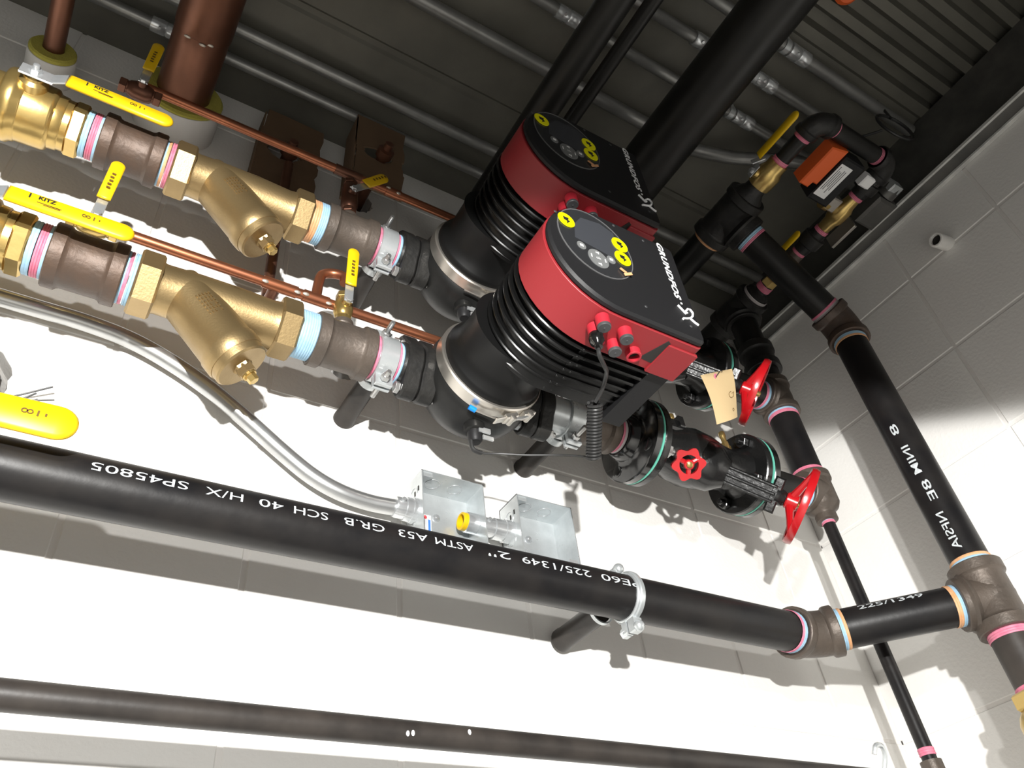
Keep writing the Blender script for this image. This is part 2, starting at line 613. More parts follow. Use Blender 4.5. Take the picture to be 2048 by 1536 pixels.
nb.lathe((-0.190, LY - 0.066, LZ), -EY, [(0, 0.0045), (0.012, 0.0045), (0.013, 0.003)], 10)
nb.build('stem_nut', 'zinc', t)
sl = lever_sleeve(t, (-0.150, yl, LZ - 0.004), (-0.010, yl, LZ - 0.004), 0.0275, 0.0085, -EY)
fn = flat_fn((-0.128, yl - 0.0044, LZ - 0.004), EX, EZ, 0.0004)
text_mesh('I', 0.011, lambda x, y: fn(x, y), 'lettering', 'black_print', sl, bold=0.0003)
text_mesh('KITZ', 0.0085, lambda x, y: fn(x + 0.010, y + 0.002), 'lettering', 'black_print', sl, bold=0.0003)
m_ = MB()
for k in range(3):
    m_.box(fn(0.022 + k * 0.004, -0.0035 - 0.002 * (k % 2)), (0.024 - k * 0.006, 0.0002, 0.0011))
m_.build('print_line', 'print_dim', sl)
m_ = MB()
for q in range(2):
    m_.ring(fn(0.060 + q * 0.0045, 0.0005), -EY, 0.0016, 0.0026, 0, 0.0003, 12)
for q in range(2):
    m_.box(fn(0.071 + q * 0.006, 0.0005), (0.0015, 0.0002, 0.006 - 0.003 * q))
m_.build('print_mark', 'print_dim', sl)
LINE.append((t, 'brass ball valve at left end of the upper pump line, under a white pipe sleeve'))

# ---- brown cast fitting (check valve) between valve and strainer
t = thing('check_valve', 'brown cast iron barrel fitting in the lower line between valve and strainer', 'pipe fitting', (-0.095, LY, LZ - 0.04))
MB().lathe((-0.095, LY, LZ), EX, band_prof(0.086, 0.0385, 0.0425, 0.016), 32).build('body', 'cast_brown', t)
tape(t, (-0.117, LY, LZ), EX, 0.0345, [(0.0, 0.008, 'tape_blue'), (0.009, 0.018, 'tape_pink'), (0.018, 0.023, 'tape_blue')])
tape(t, (-0.010, LY, LZ), EX, 0.0350, [(0.0, 0.004, 'tape_blue'), (0.004, 0.008, 'tape_pink'), (0.009, 0.0155, 'tape_blue')])
LINE.append((t, 'brown cast iron barrel fitting in the upper line between valve and strainer'))

# ---- Y strainer
t = thing('y_strainer', 'bronze Y strainer on the lower pump line, larger in view', 'strainer', (0.10, LY, LZ - 0.06))
b = MB()
b.lathe((0.033, LY, LZ), EX, [(0, 0.036), (0.006, 0.0345), (0.05, 0.036), (0.10, 0.036), (0.150, 0.034), (0.160, 0.0355)], 32)
ld = V((0.67, -0.02, -0.742)).normalized()
l0 = V((0.072, LY, LZ))
b.lathe(l0, ld, [(-0.02, 0.032), (0.01, 0.0370), (0.094, 0.0385), (0.097, 0.0402), (0.113, 0.0402), (0.117, 0.0385)], 36)
b.build('body', 'bronze', t)
hexp(MB(), (0.005, LY, LZ), EX, 0.0445, 0.030, 0.003, 0.25).build('hex_end', 'bronze', t, ang=20)
hexp(MB(), (0.193, LY, LZ), EX, 0.0445, 0.030, 0.003, 0.25).build('hex_end', 'bronze', t, ang=20)
c = MB()
c.lathe(l0 + ld * 0.117, ld, [(0, 0.0378), (0.010, 0.0375), (0.0125, 0.035)], 36)
u_, v_, w_ = basis(ld)
cap = c.build('screen_cap', 'bronze', t)
pl = MB()
pl.lathe(l0 + ld * 0.1295, ld, [(0, 0.014), (0.004, 0.0125)], 6)
hexp(pl, l0 + ld * 0.1295, ld, 0.0125, 0.014, 0.001, 0.5)
pl.build('blowdown_hex', 'bronze', cap, ang=20)
pl = MB()
pl.ring(l0 + ld * 0.1425, ld, 0.004, 0.0095, 0, 0.004, 16)
hexp(pl, l0 + ld * 0.145, ld, 0.0075, 0.011, 0.001, 0.2)
pl.build('plug', 'brass', cap, ang=20)
# raised casting marks
mk = MB()
up = (EZ * 0.742 + EX * 0.67).normalized()
face = (-EY * 0.82 - EZ * 0.38 - EX * 0.34).normalized()
for k in range(5):
    for q in range(6):
        if random.random() < 0.8:
            pos = l0 + ld * (0.028 + q * 0.006) + (V((0, -1, 0)) * math.cos(0.12 * k - 0.1) + ld.cross(V((0, -1, 0))) * math.sin(0.12 * k - 0.1)).normalized() * 0.0383
            mk.box(pos, (0.0035, 0.002, 0.0012 + 0.001 * random.random()), 0, ux=ld, uy=V((0, 1, 0)))
mk.build('casting_mark', 'bronze', t)
fnm = lambda x, y: V((0.12 + x, LY, LZ)) + (V((0, -math.cos((y) / 0.035 + 0.35), math.sin((y) / 0.035 + 0.35)))) * 0.0365
text_mesh('150', 0.009, fnm, 'casting_mark', 'bronze', t, bold=0.0004, cuts=1)
tape(t, (0.2235, LY, LZ), EX, 0.0352, [(0, 0.012, 'tape_blue'), (0.012, 0.025, 'tape_blue')])
LINE.append((t, 'bronze Y strainer on the upper pump line, smaller in view'))


# ---- malleable tees
def tee_body(mb, c, run, br, L, Lb, r, rb, wb=0.016, band=0.0045, brr=None):
    """run length L centred on c, branch of length Lb from c"""
    c, run, br = V(c), V(run).normalized(), V(br).normalized()
    rbr = brr or r
    mb.lathe(c - run * L / 2, run, band_prof(L, r, r + band, wb), 32)
    wbb = wb * (rbr / r) ** 0.5
    mb.lathe(c, br, [(0, rbr * 1.02), (Lb - wbb - 0.006, rbr), (Lb - wbb - 0.003, rbr + 0.001), (Lb - wbb, rbr + band * 0.8),
                     (Lb - 0.0015, rbr + band * 0.8), (Lb, rbr + band * 0.8 - 0.0015)], 28)
    # fillet between run and branch
    mb.lathe(c, br, [(r * 0.75, min(r, rbr * 1.45)), (r * 0.98, rbr * 1.22), (r * 1.12, rbr * 1.06), (r * 1.3, rbr)], 28, caps=False)


t = thing('reducing_tee', 'grey-brown reducing tee on the lower line, brass drain valve on top', 'pipe fitting', (0.2925, LY, LZ - 0.04))
b = MB()
tee_body(b, (0.2925, LY, LZ), EX, EZ, 0.088, 0.050, 0.0365, 0.0365, brr=0.013)
b.build('body', 'cast_iron', t)
tape(t, (0.336, LY, LZ), EX, 0.0332, [(0, 0.007, 'tape_pink')])
LINE.append((t, 'grey-brown reducing tee on the upper line, dark drain valve on top'))

# ---- nipple between tee and flange
t = pipe('pipe_nipple', 'short threaded nipple inside the zinc clamp left of the lower pump', 'pipe', (0.335, LY, LZ), (0.386, LY, LZ), 0.0325, 'galv',
         [(0.036, 0.042, 'tape_pink'), (0.042, 0.050, 'tape_blue')])
LINE.append((t, 'short threaded nipple inside the zinc clamp left of the upper pump'))


# ---- split clamp with support stub to the wall
def clamp_on(x, lab, lab2, stub_lab, stub_lab2, flip=1):
    t = thing('pipe_clamp', lab, 'clamp', (x, LY, LZ))
    b = MB()
    b.ring((x - 0.0145, LY, LZ), EX, 0.0327, 0.0368, 0, 0.029, 32, 0.0008)
    for s in (-1, 1):
        b.box((x, LY - 0.004, LZ + s * 0.043), (0.027, 0.007, 0.026), 0.0012)
        b.box((x, LY + 0.006, LZ + s * 0.043), (0.027, 0.005, 0.026), 0.0012)
    b.build('band', 'galv', t)
    for s in (-1, 1):
        bb = MB()
        hexp(bb, (x, LY - 0.017, LZ + s * 0.045), EY, 0.0075, 0.009, 0.001)
        bb.lathe((x, LY - 0.040 if s * flip > 0 else LY - 0.026, LZ + s * 0.045), EY, [(0, 0.0035), (0.001, 0.0042), (0.06, 0.0042)], 10)
        bb.build('bolt', 'bolt', t)
    sk = MB()
    sk.ring((x, LY + 0.034, LZ - 0.004), EY, 0.0165, 0.020, 0, 0.014, 24, 0.001)
    sk.build('socket', 'galv', t)
    LINE.append((t, lab2))
    s = MB()
    s.lathe((x, LY + 0.036, LZ - 0.004), EY, [(0, 0.0165), (0.104, 0.0165), (0.1065, 0.0178), (0.113, 0.0178)], 24)
    o = tag(s.build('support_stub', 'old_pipe', loc=(x, LY + 0.036, LZ - 0.02)), stub_lab, 'pipe')
    LINE.append((o, stub_lab2))


clamp_on(0.358, 'zinc split clamp left of the lower pump', 'zinc split clamp left of the upper pump',
         'black stub from wall holding the clamp left of the lower pump', 'black stub from wall holding the clamp left of the upper pump')
clamp_on(0.700, 'zinc split clamp right of the lower pump, behind the coiled cord', 'zinc split clamp right of the upper pump',
         'black stub from wall under the coiled cord', 'black stub from wall right of the upper pump', -1)


# ---- oval pump flanges (companion flange on the pipe side)
def oval(hl, hw, n=10):
    """stadium outline long in the second axis"""
    r = hw * 0.52
    pts = []
    for k in range(n + 1):
        a = -PI / 2 - PI / 3 + (2 * PI / 3) * k / n
        pts.append((r * math.cos(a), -hl + r + r * math.sin(a)))
    for k in range(n + 1):
        a = -PI / 4 + PI / 2 * k / n
        pts.append((hw * math.cos(a) * 1.0, hw * math.sin(a)))
    for k in range(n + 1):
        a = PI / 2 - PI / 3 + (2 * PI / 3) * k / n
        pts.append((r * math.cos(a), hl - r + r * math.sin(a)))
    for k in range(n + 1):
        a = PI - PI / 4 + PI / 2 * k / n
        pts.append((hw * math.cos(a), hw * math.sin(a)))
    return pts


def flange_bolts(parent, x0, x1, hl, m='bolt'):
    for s in (-1, 1):
        bb = MB()
        c = V((0, LY, LZ + s * (hl - 0.014)))
        hexp(bb, c + EX * (x0 - 0.008), EX, 0.0095, 0.008, 0.001)
        bb.lathe(c + EX * x0, EX, [(0, 0.005), (x1 - x0, 0.005)], 10)
        hexp(bb, c + EX * x1, EX, 0.0095, 0.008, 0.001)
        bb.lathe(c + EX * (x1 + 0.008), EX, [(0, 0.005), (0.006, 0.005), (0.007, 0.004)], 10)
        bb.build('bolt', m, parent)


HL = 0.060
for xa, xb, lab, lab2 in ((0.385, 0.411, 'black oval flange bolted to the left side of the lower pump', 'black oval flange bolted to the left side of the upper pump'),
                          (0.624, 0.650, 'black oval flange bolted to the right side of the lower pump', 'black oval flange bolted to the right side of the upper pump')):
    t = thing('oval_flange', lab, 'flange', (xa, LY, LZ - HL))
    b = MB()
    b.prism(oval(HL, 0.041), (xb, LY, LZ), EY, EZ, xb - xa, 0.003)
    b.lathe((xa - 0.004, LY, LZ), EX, [(0, 0.036), (0.008, 0.038)], 24)
    b.build('plate', 'cast_black', t)
    flange_bolts(t, xa if xa < 0.5 else xa - 0.028, xb + (0.030 if xa < 0.5 else 0.0), HL)
    LINE.append((t, lab2))

# ---- pump
AX = 0.515
p = thing('circulator_pump', 'lower red and black circulator pump with a coiled cord, nearer the camera', 'pump', (AX, LY, LZ - 0.10))
b = MB()
b.lathe((AX, 0, LZ), EY, [(0.752, 0.080), (0.757, 0.087), (0.772, 0.0915), (0.795, 0.0925), (0.815, 0.088), (0.835, 0.076), (0.850, 0.058),
                          (0.858, 0.035)], 48)
b.lathe((0.436, LY, LZ), EX, [(0, 0.036), (0.02, 0.034), (0.12, 0.036), (0.142, 0.034), (0.166, 0.036)], 28)
b.lathe((AX - 0.012, LY - 0.012, LZ - 0.094), -EZ, [(-0.02, 0.017), (0.006, 0.016), (0.008, 0.013)], 16)
vol = b.build('volute', 'volute', p)
for xa, xb in ((0.413, 0.439), (0.598, 0.622)):
    MB().prism(oval(HL, 0.041), (xb, LY, LZ), EY, EZ, xb - xa, 0.003).build('port_flange', 'cast_black', p)
# sensor plug under the volute
s = MB()
s.lathe((AX - 0.012, LY - 0.012, LZ - 0.096), -EZ, [(0, 0.012), (0.020, 0.011), (0.024, 0.008)], 14)
sp = s.build('sensor', 'plastic', p)
s = MB()
s.box((AX - 0.002, LY - 0.024, LZ - 0.103), (0.020, 0.003, 0.010), 0.0008)
s.box((AX + 0.003, LY - 0.024, LZ - 0.116), (0.018, 0.003, 0.008), 0.0008)
s.build('clip', 'zinc', sp)
# stainless clamp band with its latch
b = MB()
b.ring((AX, 0.736, LZ), EY, 0.079, 0.0885, 0, 0.0225, 56, 0.002)
cb = b.build('clamp_band', 'stainless', p)
la = math.radians(-62)         # where the latch sits, angle from +X in the XZ plane


def band_pt(a, r, yy):
    return V((AX + r * math.cos(a), yy, LZ + r * math.sin(a)))


lt = MB()
tanv = V((-math.sin(la), 0, math.cos(la)))
rad = V((math.cos(la), 0, math.sin(la)))
for s_ in (-1, 1):
    c = band_pt(la + s_ * 0.20, 0.094, 0.748)
    lt.box(c, (0.024, 0.016, 0.010), 0.002, ux=tanv, uy=-EY)
    lt.lathe(c + rad * 0.004 - tanv * 0.0 + EY * 0.009, -EY, [(0, 0.0048), (0.018, 0.0048), (0.019, 0.003)], 12)
lt.box(band_pt(la - 0.30, 0.097, 0.748), (0.042, 0.013, 0.003), 0.001, ux=tanv, uy=-EY)
lt.build('latch', 'stainless', cb)
lt = MB()
lt.path([band_pt(la + 0.20, 0.098, 0.745), band_pt(la - 0.02, 0.099, 0.743), band_pt(la - 0.22, 0.099, 0.745)], 0.0028, 8)
lt.build('latch_bolt', 'bolt', cb)
lt = MB()
tip = band_pt(math.radians(-108), 0.097, 0.752)
lt.path([band_pt(la - 0.10, 0.098, 0.749), band_pt(la - 0.4, 0.099, 0.750), tip], 0.0016, 6)
lt.build('wire_hook', 'stainless', cb)
bt = MB().lathe(tip, V((-0.9, 0, 0.3)), [(0, 0.0042), (0.011, 0.0042)], 10).build('blue_tip', 'blue', cb)
bt['front_only'] = 1
# motor neck
MB().lathe((AX, 0, LZ), EY, [(0.655, 0.076), (0.668, 0.0725), (0.700, 0.0725), (0.718, 0.075), (0.724, 0.081), (0.730, 0.083), (0.740, 0.083)], 48).build('motor_can', 'motor', p)


def drop_shape(x0, x1, zb, zt, r, n=20, rc=0.010):
    """outline: round to the left, straight end to the right"""
    zc = (zb + zt) / 2
    rz = (zt - zb) / 2
    pts = []
    for k in range(n + 1):
        a = PI / 2 + PI * k / n
        pts.append((x0 + r + r * math.cos(a), zc + rz * math.sin(a)))
    for cx, cz, a0 in ((x1 - rc, zb + rc, -PI / 2), (x1 - rc, zt - rc, 0)):
        for k in range(5):
            a = a0 + PI / 2 * k / 4
            pts.append((cx + rc * math.cos(a), cz + rc * math.sin(a)))
    return pts


# cooling fins
core = MB().prism(drop_shape(0.462, 0.664, 0.752, 0.938, 0.092), (0, 0.562, 0), EX, EZ, 0.110).build('heat_sink_core', 'fin', p)
for k in range(7):
    q = k / 6
    yy = 0.567 + k * 0.0162
    sh = 0.0125 * q
    MB().prism(drop_shape(0.452 + sh * 0.4, 0.668, 0.740 + sh, 0.952 - sh, 0.104 - sh * 0.6), (0, yy, 0), EX, EZ, 0.0052, 0.0016).build('cooling_fin', 'fin', p)
sm = MB()
sm.box((0.556, 0.617, 0.7575), (0.011, 0.112, 0.012), 0.001, uy=V((0, 1, 0.125)))  # solid black bar standing in for the shaded gap between the fins
for k in range(7):
    for s_ in (-1, 1):
        sm.sphere((0.556 + s_ * 0.0058, 0.5695 + k * 0.0162, 0.7415 + 0.0020 * k), 0.0023, 8, 6)
sm.build('seam_shade', 'fin', p)
# right-hand cover behind the red housing
MB().prism([(0.664, 0.744), (0.700, 0.744), (0.700, 0.948), (0.664, 0.948)], (0, 0.561, 0), EX, EZ, 0.128, 0.003).build('end_cover', 'plastic', p)
# red housing
h = MB()
h.prism(drop_shape(0.4535, 0.7015, 0.7395, 0.9505, 0.105), (0, 0.497, 0), EX, EZ, 0.064, 0.0008)
hs = h.build('housing', 'red', p)
h = MB()
h.prism([(0.650, 0.7365), (0.7012, 0.7365), (0.7012, 0.742), (0.650, 0.742)], (0, 0.508, 0), EX, EZ, 0.056, 0.001)
h.build('terminal_panel', 'red', hs)
MB().prism([(0.627, -0.546), (0.650, -0.548), (0.651, -0.506), (0.645, -0.503)], (0, 0, 0.7390), EX, -EY, 0.001).build('groove_shade', 'hole_shade', hs)  # flat dark patch painted in place of the groove's shade
# cable glands under the housing
for gx, gy, plug in ((0.536, 0.521, 1), (0.536, 0.503, 0), (0.577, 0.5085, 0), (0.577, 0.534, 0)):
    g = MB().lathe((gx, gy + 0.006, 0.7405), -EZ, [(0, 0.0100), (0.016, 0.0095)], 20).build('cable_gland', 'red_bright', hs)
    if not plug:
        m_ = MB().lathe((gx, gy + 0.006, 0.7245), -EZ, [(0, 0.0095), (0.003, 0.0092), (0.004, 0.0082)], 20)
        m_.lathe((gx, gy + 0.006, 0.7205), -EZ, [(0, 0.0015), (0.0008, 0.0012)], 8)
        m_.build('gland_cap', 'plastic_grey', g)
    else:
        m_ = MB().lathe((gx, gy + 0.006, 0.7245), -EZ, [(0, 0.0102), (0.006, 0.0108), (0.013, 0.0098), (0.017, 0.0062), (0.022, 0.0055)], 18)
        q_ = m_.build('gland_plug', 'gloss_black', g)
        q_['front_only'] = 1
MB().ring((0.612, 0.5415, 0.7405), -EZ, 0.0078, 0.0108, 0, 0.012, 22, 0.0008).build('open_gland', 'red_bright', hs)
MB().lathe((0.612, 0.5415, 0.7385), -EZ, [(0, 0.0077), (0.001, 0.0077)], 18).build('gland_bore', 'hole_shade', hs)
# control face
F = MB()
F.prism(drop_shape(0.4555, 0.7005, 0.7415, 0.9490, 0.104), (0, 0.486, 0), EX, EZ, 0.0115, 0.0035)
fp = F.build('face_plate', 'plastic', p, ang=30)
FY = 0.486


def ell(cx, cz, a, b, n=36, rot=0.0):
    return [(cx + a * math.cos(2 * PI * k / n) * math.cos(rot) - b * math.sin(2 * PI * k / n) * math.sin(rot),
             cz + a * math.cos(2 * PI * k / n) * math.sin(rot) + b * math.sin(2 * PI * k / n) * math.cos(rot)) for k in range(n)]


OV = (0.5365, 0.8690, 0.0640, 0.0700)
MB().frame(ell(*OV), ell(OV[0], OV[1], OV[2] - 0.0016, OV[3] - 0.0016), (0, FY - 0.0012, 0), EX, EZ, 0.002).build('panel_bezel', 'bezel', fp)
MB().prism(ell(OV[0], OV[1], OV[2] - 0.0016, OV[3] - 0.0016), (0, FY - 0.0006, 0), EX, EZ, 0.001).build('control_panel', 'glass_panel', fp)
MB().prism([(0.500, 0.862), (0.575, 0.850), (0.578, 0.915), (0.555, 0.925), (0.520, 0.918), (0.505, 0.895)], (0, FY - 0.001, 0), EX, EZ, 0.001).build('display', 'screen', fp)
nv = MB().prism(ell(0.5335, 0.8335, 0.0172, 0.0185, 28), (0, FY - 0.0014, 0), EX, EZ, 0.001).build('navigation_button', 'button', fp)
m_ = MB()
for k, (dx, dz) in enumerate(((-1, 0), (1, 0), (0, 1), (0, -1))):
    c_ = V((0.5335 + dx * 0.0118, FY - 0.0018, 0.8335 + dz * 0.012))
    m_.box(c_, (0.0055 if dz else 0.0018, 0.0004, 0.0018 if dz else 0.0055))
    m_.box(c_ + V((0.0018 * (1 if dz else 0), 0, 0.0018 * (1 if dx else 0))), (0.0016, 0.0004, 0.0045))
m_.add([], [])
m_.build('arrow_print', 'label_white', nv)
text_mesh('ok', 0.008, flat_fn((0.5293, FY - 0.0016, 0.8312), EX, EZ), 'lettering', 'label_white', nv)
for bx, bz in ((0.5080, 0.8480), (0.5575, 0.8440)):
    bb = MB().prism(ell(bx, bz, 0.0075, 0.0080, 18), (0, FY - 0.0014, 0), EX, EZ, 0.001).build('menu_button', 'button', fp)
    MB().box((bx, FY - 0.0017, bz), (0.0055, 0.0004, 0.0045)).build('button_symbol', 'label_white', bb)
for k, (sx, sz) in enumerate(((0.4905, 0.8935), (0.5835, 0.8915), (0.5815, 0.8600))):
    st = MB().prism(ell(sx, sz, 0.0140, 0.0150, 28), (0, FY - 0.0020, 0), EX, EZ, 0.0008).build('warning_sticker', 'yellow_sticker', fp)
    bl = [(-0.0045, -0.001), (-0.0052, 0.0055), (0.0045, 0.006), (0.0030, 0.0005), (0.0062, -0.0010), (-0.0005, -0.0085), (0.0005, -0.0025)]
    MB().prism([(sx + a, sz + b_) for a, b_ in reversed(bl)], (0, FY - 0.0024, 0), EX, EZ, 0.0004).build('bolt_symbol', 'black_print', st)
og = MB()
og.box((0.580, FY - 0.004, 0.8225), (0.012, 0.0008, 0.005), 0, ux=V((0.9, -0.3, 0.3)))
og.box((0.5735, FY - 0.003, 0.8280), (0.011, 0.0008, 0.005), 0, ux=V((0.7, -0.1, -0.6)))
og.build('film_tab', 'tape_orange', fp)
lf = flat_fn((0.6700, FY, 0.9490), -EZ, EX)
text_mesh('GRUNDFOS', 0.0155, lambda x, y: lf(x, y - 0.0015), 'lettering', 'white_print', fp, bold=0.0007, shear=0.18, width=0.1280, spacing=1.12)
lg = MB()
for pts_ in ([(0.6668, 0.8045), (0.6780, 0.7920), (0.6812, 0.7950)], [(0.6800, 0.7985), (0.6850, 0.8050), (0.6905, 0.8062), (0.6936, 0.8005), (0.6905, 0.7925), (0.6840, 0.7855), (0.6760, 0.7812), (0.6690, 0.7785), (0.6672, 0.7760)],
             [(0.6835, 0.7850), (0.6900, 0.7800), (0.6965, 0.7772)]):
    lg.path([(a, FY - 0.0008, b_) for a, b_ in pts_], 0.0017, 6)
lg.box((0.6765, FY - 0.0006, 0.8130), (0.003, 0.0008, 0.003))
lg.build('logo', 'white_print', fp)
sc = MB()
for sx, sz in ((0.585, 0.940), (0.640, 0.936), (0.600, 0.770), (0.680, 0.768), (0.475, 0.905)):
    sc.lathe((sx, FY - 0.0001, sz), -EY, [(0, 0.0025), (0.0006, 0.0018)], 8)
sc.build('screw', 'plastic_grey', fp)
LINE.append((p, 'upper red and black circulator pump, partly hidden behind the lower one'))

# ---- right of the pumps: coupling, flanged balancing valve
t = thing('pipe_coupling', 'grey cast reducer between coiled cord and glossy black flange, lower line', 'pipe fitting', (0.72, LY, LZ - 0.04))
MB().lathe((0.715, LY, LZ), EX, [(0, 0.0365), (0.014, 0.037), (0.018, 0.034), (0.055, 0.034), (0.059, 0.039), (0.073, 0.039), (0.076, 0.037)], 30).build('body', 'cast_iron', t)
MB().lathe((0.648, LY, LZ), EX, [(0, 0.0325), (0.068, 0.0325)], 28).build('nipple', 'galv', t)
tape(t, (0.789, LY, LZ), EX, 0.0325, [(0, 0.005, 'tape_pink'), (0.006, 0.011, 'tape_pink'), (0.011, 0.016, 'tape_grey')])
LINE.append((t, 'grey cast reducer on the upper line, hidden behind the lower pump'))

FR = 0.079


def pipe_flange(x_face, side, lab, lab2, hub_r=0.040):
    """threaded companion flange; face at x_face looking to +X (side=1) or -X"""
    d = EX * side
    t = thing('companion_flange', lab, 'flange', (x_face, LY, LZ - FR))
    b = MB()
    b.lathe((x_face - side * 0.040, LY, LZ), d, [(0, hub_r - 0.004), (0.003, hub_r - 0.001), (0.017, hub_r + 0.004), (0.022, hub_r + 0.012), (0.023, FR - 0.003),
                                               (0.0255, FR), (0.0375, FR), (0.0395, FR - 0.002)], 48)
    b.build('disc', 'gloss_black', t)
    MB().ring((x_face - side * 0.0005, LY, LZ), d, 0.03, FR - 0.0005, 0, 0.0035, 48).build('gasket', 'gasket', t)
    for k in range(4):
        a = PI / 4 + k * PI / 2
        c = V((x_face, LY + 0.060 * math.cos(a), LZ + 0.060 * math.sin(a)))
        bb = MB()
        hexp(bb, c + d * 0.0205, d, 0.0125, 0.011, 0.001)
        bb.lathe(c + d * 0.028, d, [(0, 0.0062), (0.012, 0.0062), (0.013, 0.005)], 10)
        bb.build('bolt', 'bolt' if (k in (2, 3) and side > 0) else 'valve_black', t)
        MB().lathe(c - d * 0.0195, d, [(0, 0.009), (0.0012, 0.0115), (0.004, 0.012)], 14).build('bolt_boss', 'gloss_black', t)
    LINE.append((t, lab2))


pipe_flange(0.846, 1, 'glossy black round flange with green gasket beside the coiled cord', 'glossy black round flange behind the paper tag')
pipe_flange(1.113, -1, 'glossy black round flange with green gasket by the lower tee', 'glossy black round flange behind the upper red handwheel')

# ---- the angled balancing valve
BV = V((0.965, LY, LZ))
sn = V((0.707, -0.416, -0.572)).normalized()
t = thing('balancing_valve', 'black angled balancing valve with two red wheels on the lower line', 'valve', (0.965, LY, LZ - 0.06))
b = MB()
b.lathe((0.8495, LY, LZ), EX, [(0, FR - 0.002), (0.002, FR), (0.014, FR), (0.016, FR - 0.002), (0.018, 0.050), (0.028, 0.040), (0.05, 0.040), (0.08, 0.050),
                               (0.115, 0.056), (0.15, 0.053), (0.185, 0.044), (0.218, 0.040), (0.232, 0.046), (0.2435, 0.050), (0.2445, FR - 0.002),
                               (0.2465, FR), (0.2575, FR), (0.2595, FR - 0.002)], 44)
u_, v_, w_ = basis(sn)
b.lathe(BV, sn, [(0.0, 0.050), (0.035, 0.047), (0.055, 0.044), (0.066, 0.036), (0.074, 0.030), (0.080, 0.026)], 28)
b.box((0.900, LY - 0.030, LZ + 0.030), (0.060, 0.030, 0.026), 0.004)
b.box((0.925, LY - 0.037, LZ + 0.036), (0.012, 0.026, 0.026), 0.002)
b.build('body', 'valve_black', t)
# bonnet yoke: ribbed bar with a cross head
side = sn.cross(V((0.45, 0.62, 0.64))).normalized()
dep = sn.cross(side).normalized()
b = MB()
b.box(BV + sn * 0.122, (0.095, 0.034, 0.024), 0.004, ux=sn, uy=side)
for q in (-0.014, 0.0, 0.014):
    for s_ in (-1, 1):
        b.box(BV + sn * 0.122 + side * q + dep * 0.012 * s_, (0.093, 0.006, 0.006), 0.002, ux=sn, uy=side)
b.box(BV + sn * 0.168, (0.018, 0.066, 0.026), 0.003, ux=sn, uy=side)
b.lathe(BV + sn * 0.170, sn, [(0, 0.017), (0.014, 0.015), (0.018, 0.012)], 18)
b.build('yoke', 'valve_black', t)
MB().lathe(BV + sn * 0.175, sn, [(0, 0.0055), (0.050, 0.0055), (0.052, 0.004)], 12).build('stem', 'brass', t)


def handwheel(parent, c, d, R, rim, dish, spokes, name='handwheel'):
    u, v, w = basis(d)
    mb = MB()
    n = 40
    pts = [c + w * dish + (u * math.cos(2 * PI * k / n) + v * math.sin(2 * PI * k / n)) * R for k in range(n)]
    # flat-sided rim
    vs, fs = [], []
    for k in range(n):
        e = (u * math.cos(2 * PI * k / n) + v * math.sin(2 * PI * k / n))
        for rr, tt in ((R + rim * 0.5, -rim * 0.9), (R + rim * 0.7, 0), (R + rim * 0.5, rim * 0.9), (R - rim * 0.6, rim * 0.75), (R - rim * 0.6, -rim * 0.75)):
            vs.append(c + w * (dish + tt) + e * rr)
    for k in range(n):
        j = (k + 1) % n
        for q in range(5):
            q2 = (q + 1) % 5
            fs.append((k * 5 + q, k * 5 + q2, j * 5 + q2, j * 5 + q))
    mb.add(vs, fs)
    mb.lathe(c, w, [(-0.010, 0.013), (-0.008, 0.015), (0.010, 0.015), (0.012, 0.012)], 20)
    for k in range(spokes):
        a = 2 * PI * k / spokes + 0.5
        e = u * math.cos(a) + v * math.sin(a)
        mb.path([c + e * 0.010, c + e * R * 0.55 + w * dish * 0.45, c + e * R + w * dish], [0.008, 0.006, 0.0065], 8)
    return mb.build(name, 'red_gloss', parent)


handwheel(t, BV + sn * 0.198, sn, 0.0665, 0.0075, 0.018, 3)
# small scalloped wheel of the drain
dn = V((-0.42, -0.62, -0.66)).normalized()
dw = V((0.896, 0.741, 0.768))
d0 = dw - dn * 0.050
b = MB()
b.lathe(d0, dn, [(-0.03, 0.015), (0.02, 0.015), (0.022, 0.010), (0.040, 0.009)], 16)
b.build('drain_neck', 'valve_black', t)
n = 42
prof2 = [((0.0265 + 0.0035 * math.cos(6 * 2 * PI * k / n)) * math.cos(2 * PI * k / n), (0.0265 + 0.0035 * math.cos(6 * 2 * PI * k / n)) * math.sin(2 * PI * k / n)) for k in range(n)]
inn2 = [(0.0165 * math.cos(2 * PI * k / n), 0.0165 * math.sin(2 * PI * k / n)) for k in range(n)]
u_, v_, w_ = basis(dn)
b = MB().frame(prof2, inn2, dw + dn * 0.004, u_, v_, 0.009)
for k in range(3):
    a = 2 * PI * k / 3 + 0.4
    e = u_ * math.cos(a) + v_ * math.sin(a)
    b.path([dw + e * 0.005, dw + e * 0.019], [0.0048, 0.0042], 8)
b.lathe(dw - dn * 0.005, dn, [(0, 0.009), (0.010, 0.009), (0.0115, 0.0075)], 14)
b.build('drain_wheel', 'red_gloss', t)
MB().lathe(dw + dn * 0.006, dn, [(0, 0.0058), (0.003, 0.0055), (0.004, 0.004)], 8).build('wheel_nut', 'brass', t)
# brass test cocks on top of the body
for cx in (0.944, 1.076):
    b = MB()
    hexp(b, (cx, LY - 0.012, LZ + 0.046), EZ, 0.0075, 0.014, 0.001)
    b.lathe((cx, LY - 0.012, LZ + 0.060), EZ, [(0, 0.0052), (0.012, 0.0052), (0.014, 0.0065), (0.024, 0.0065), (0.026, 0.005)], 12)
    b.lathe((cx, LY - 0.012, LZ + 0.030), EZ, [(0, 0.009), (0.018, 0.009)], 12)
    b.build('test_cock', 'brass', t)
LINE.append((t, 'black angled balancing valve with red wheel on the upper line, behind the tag'))

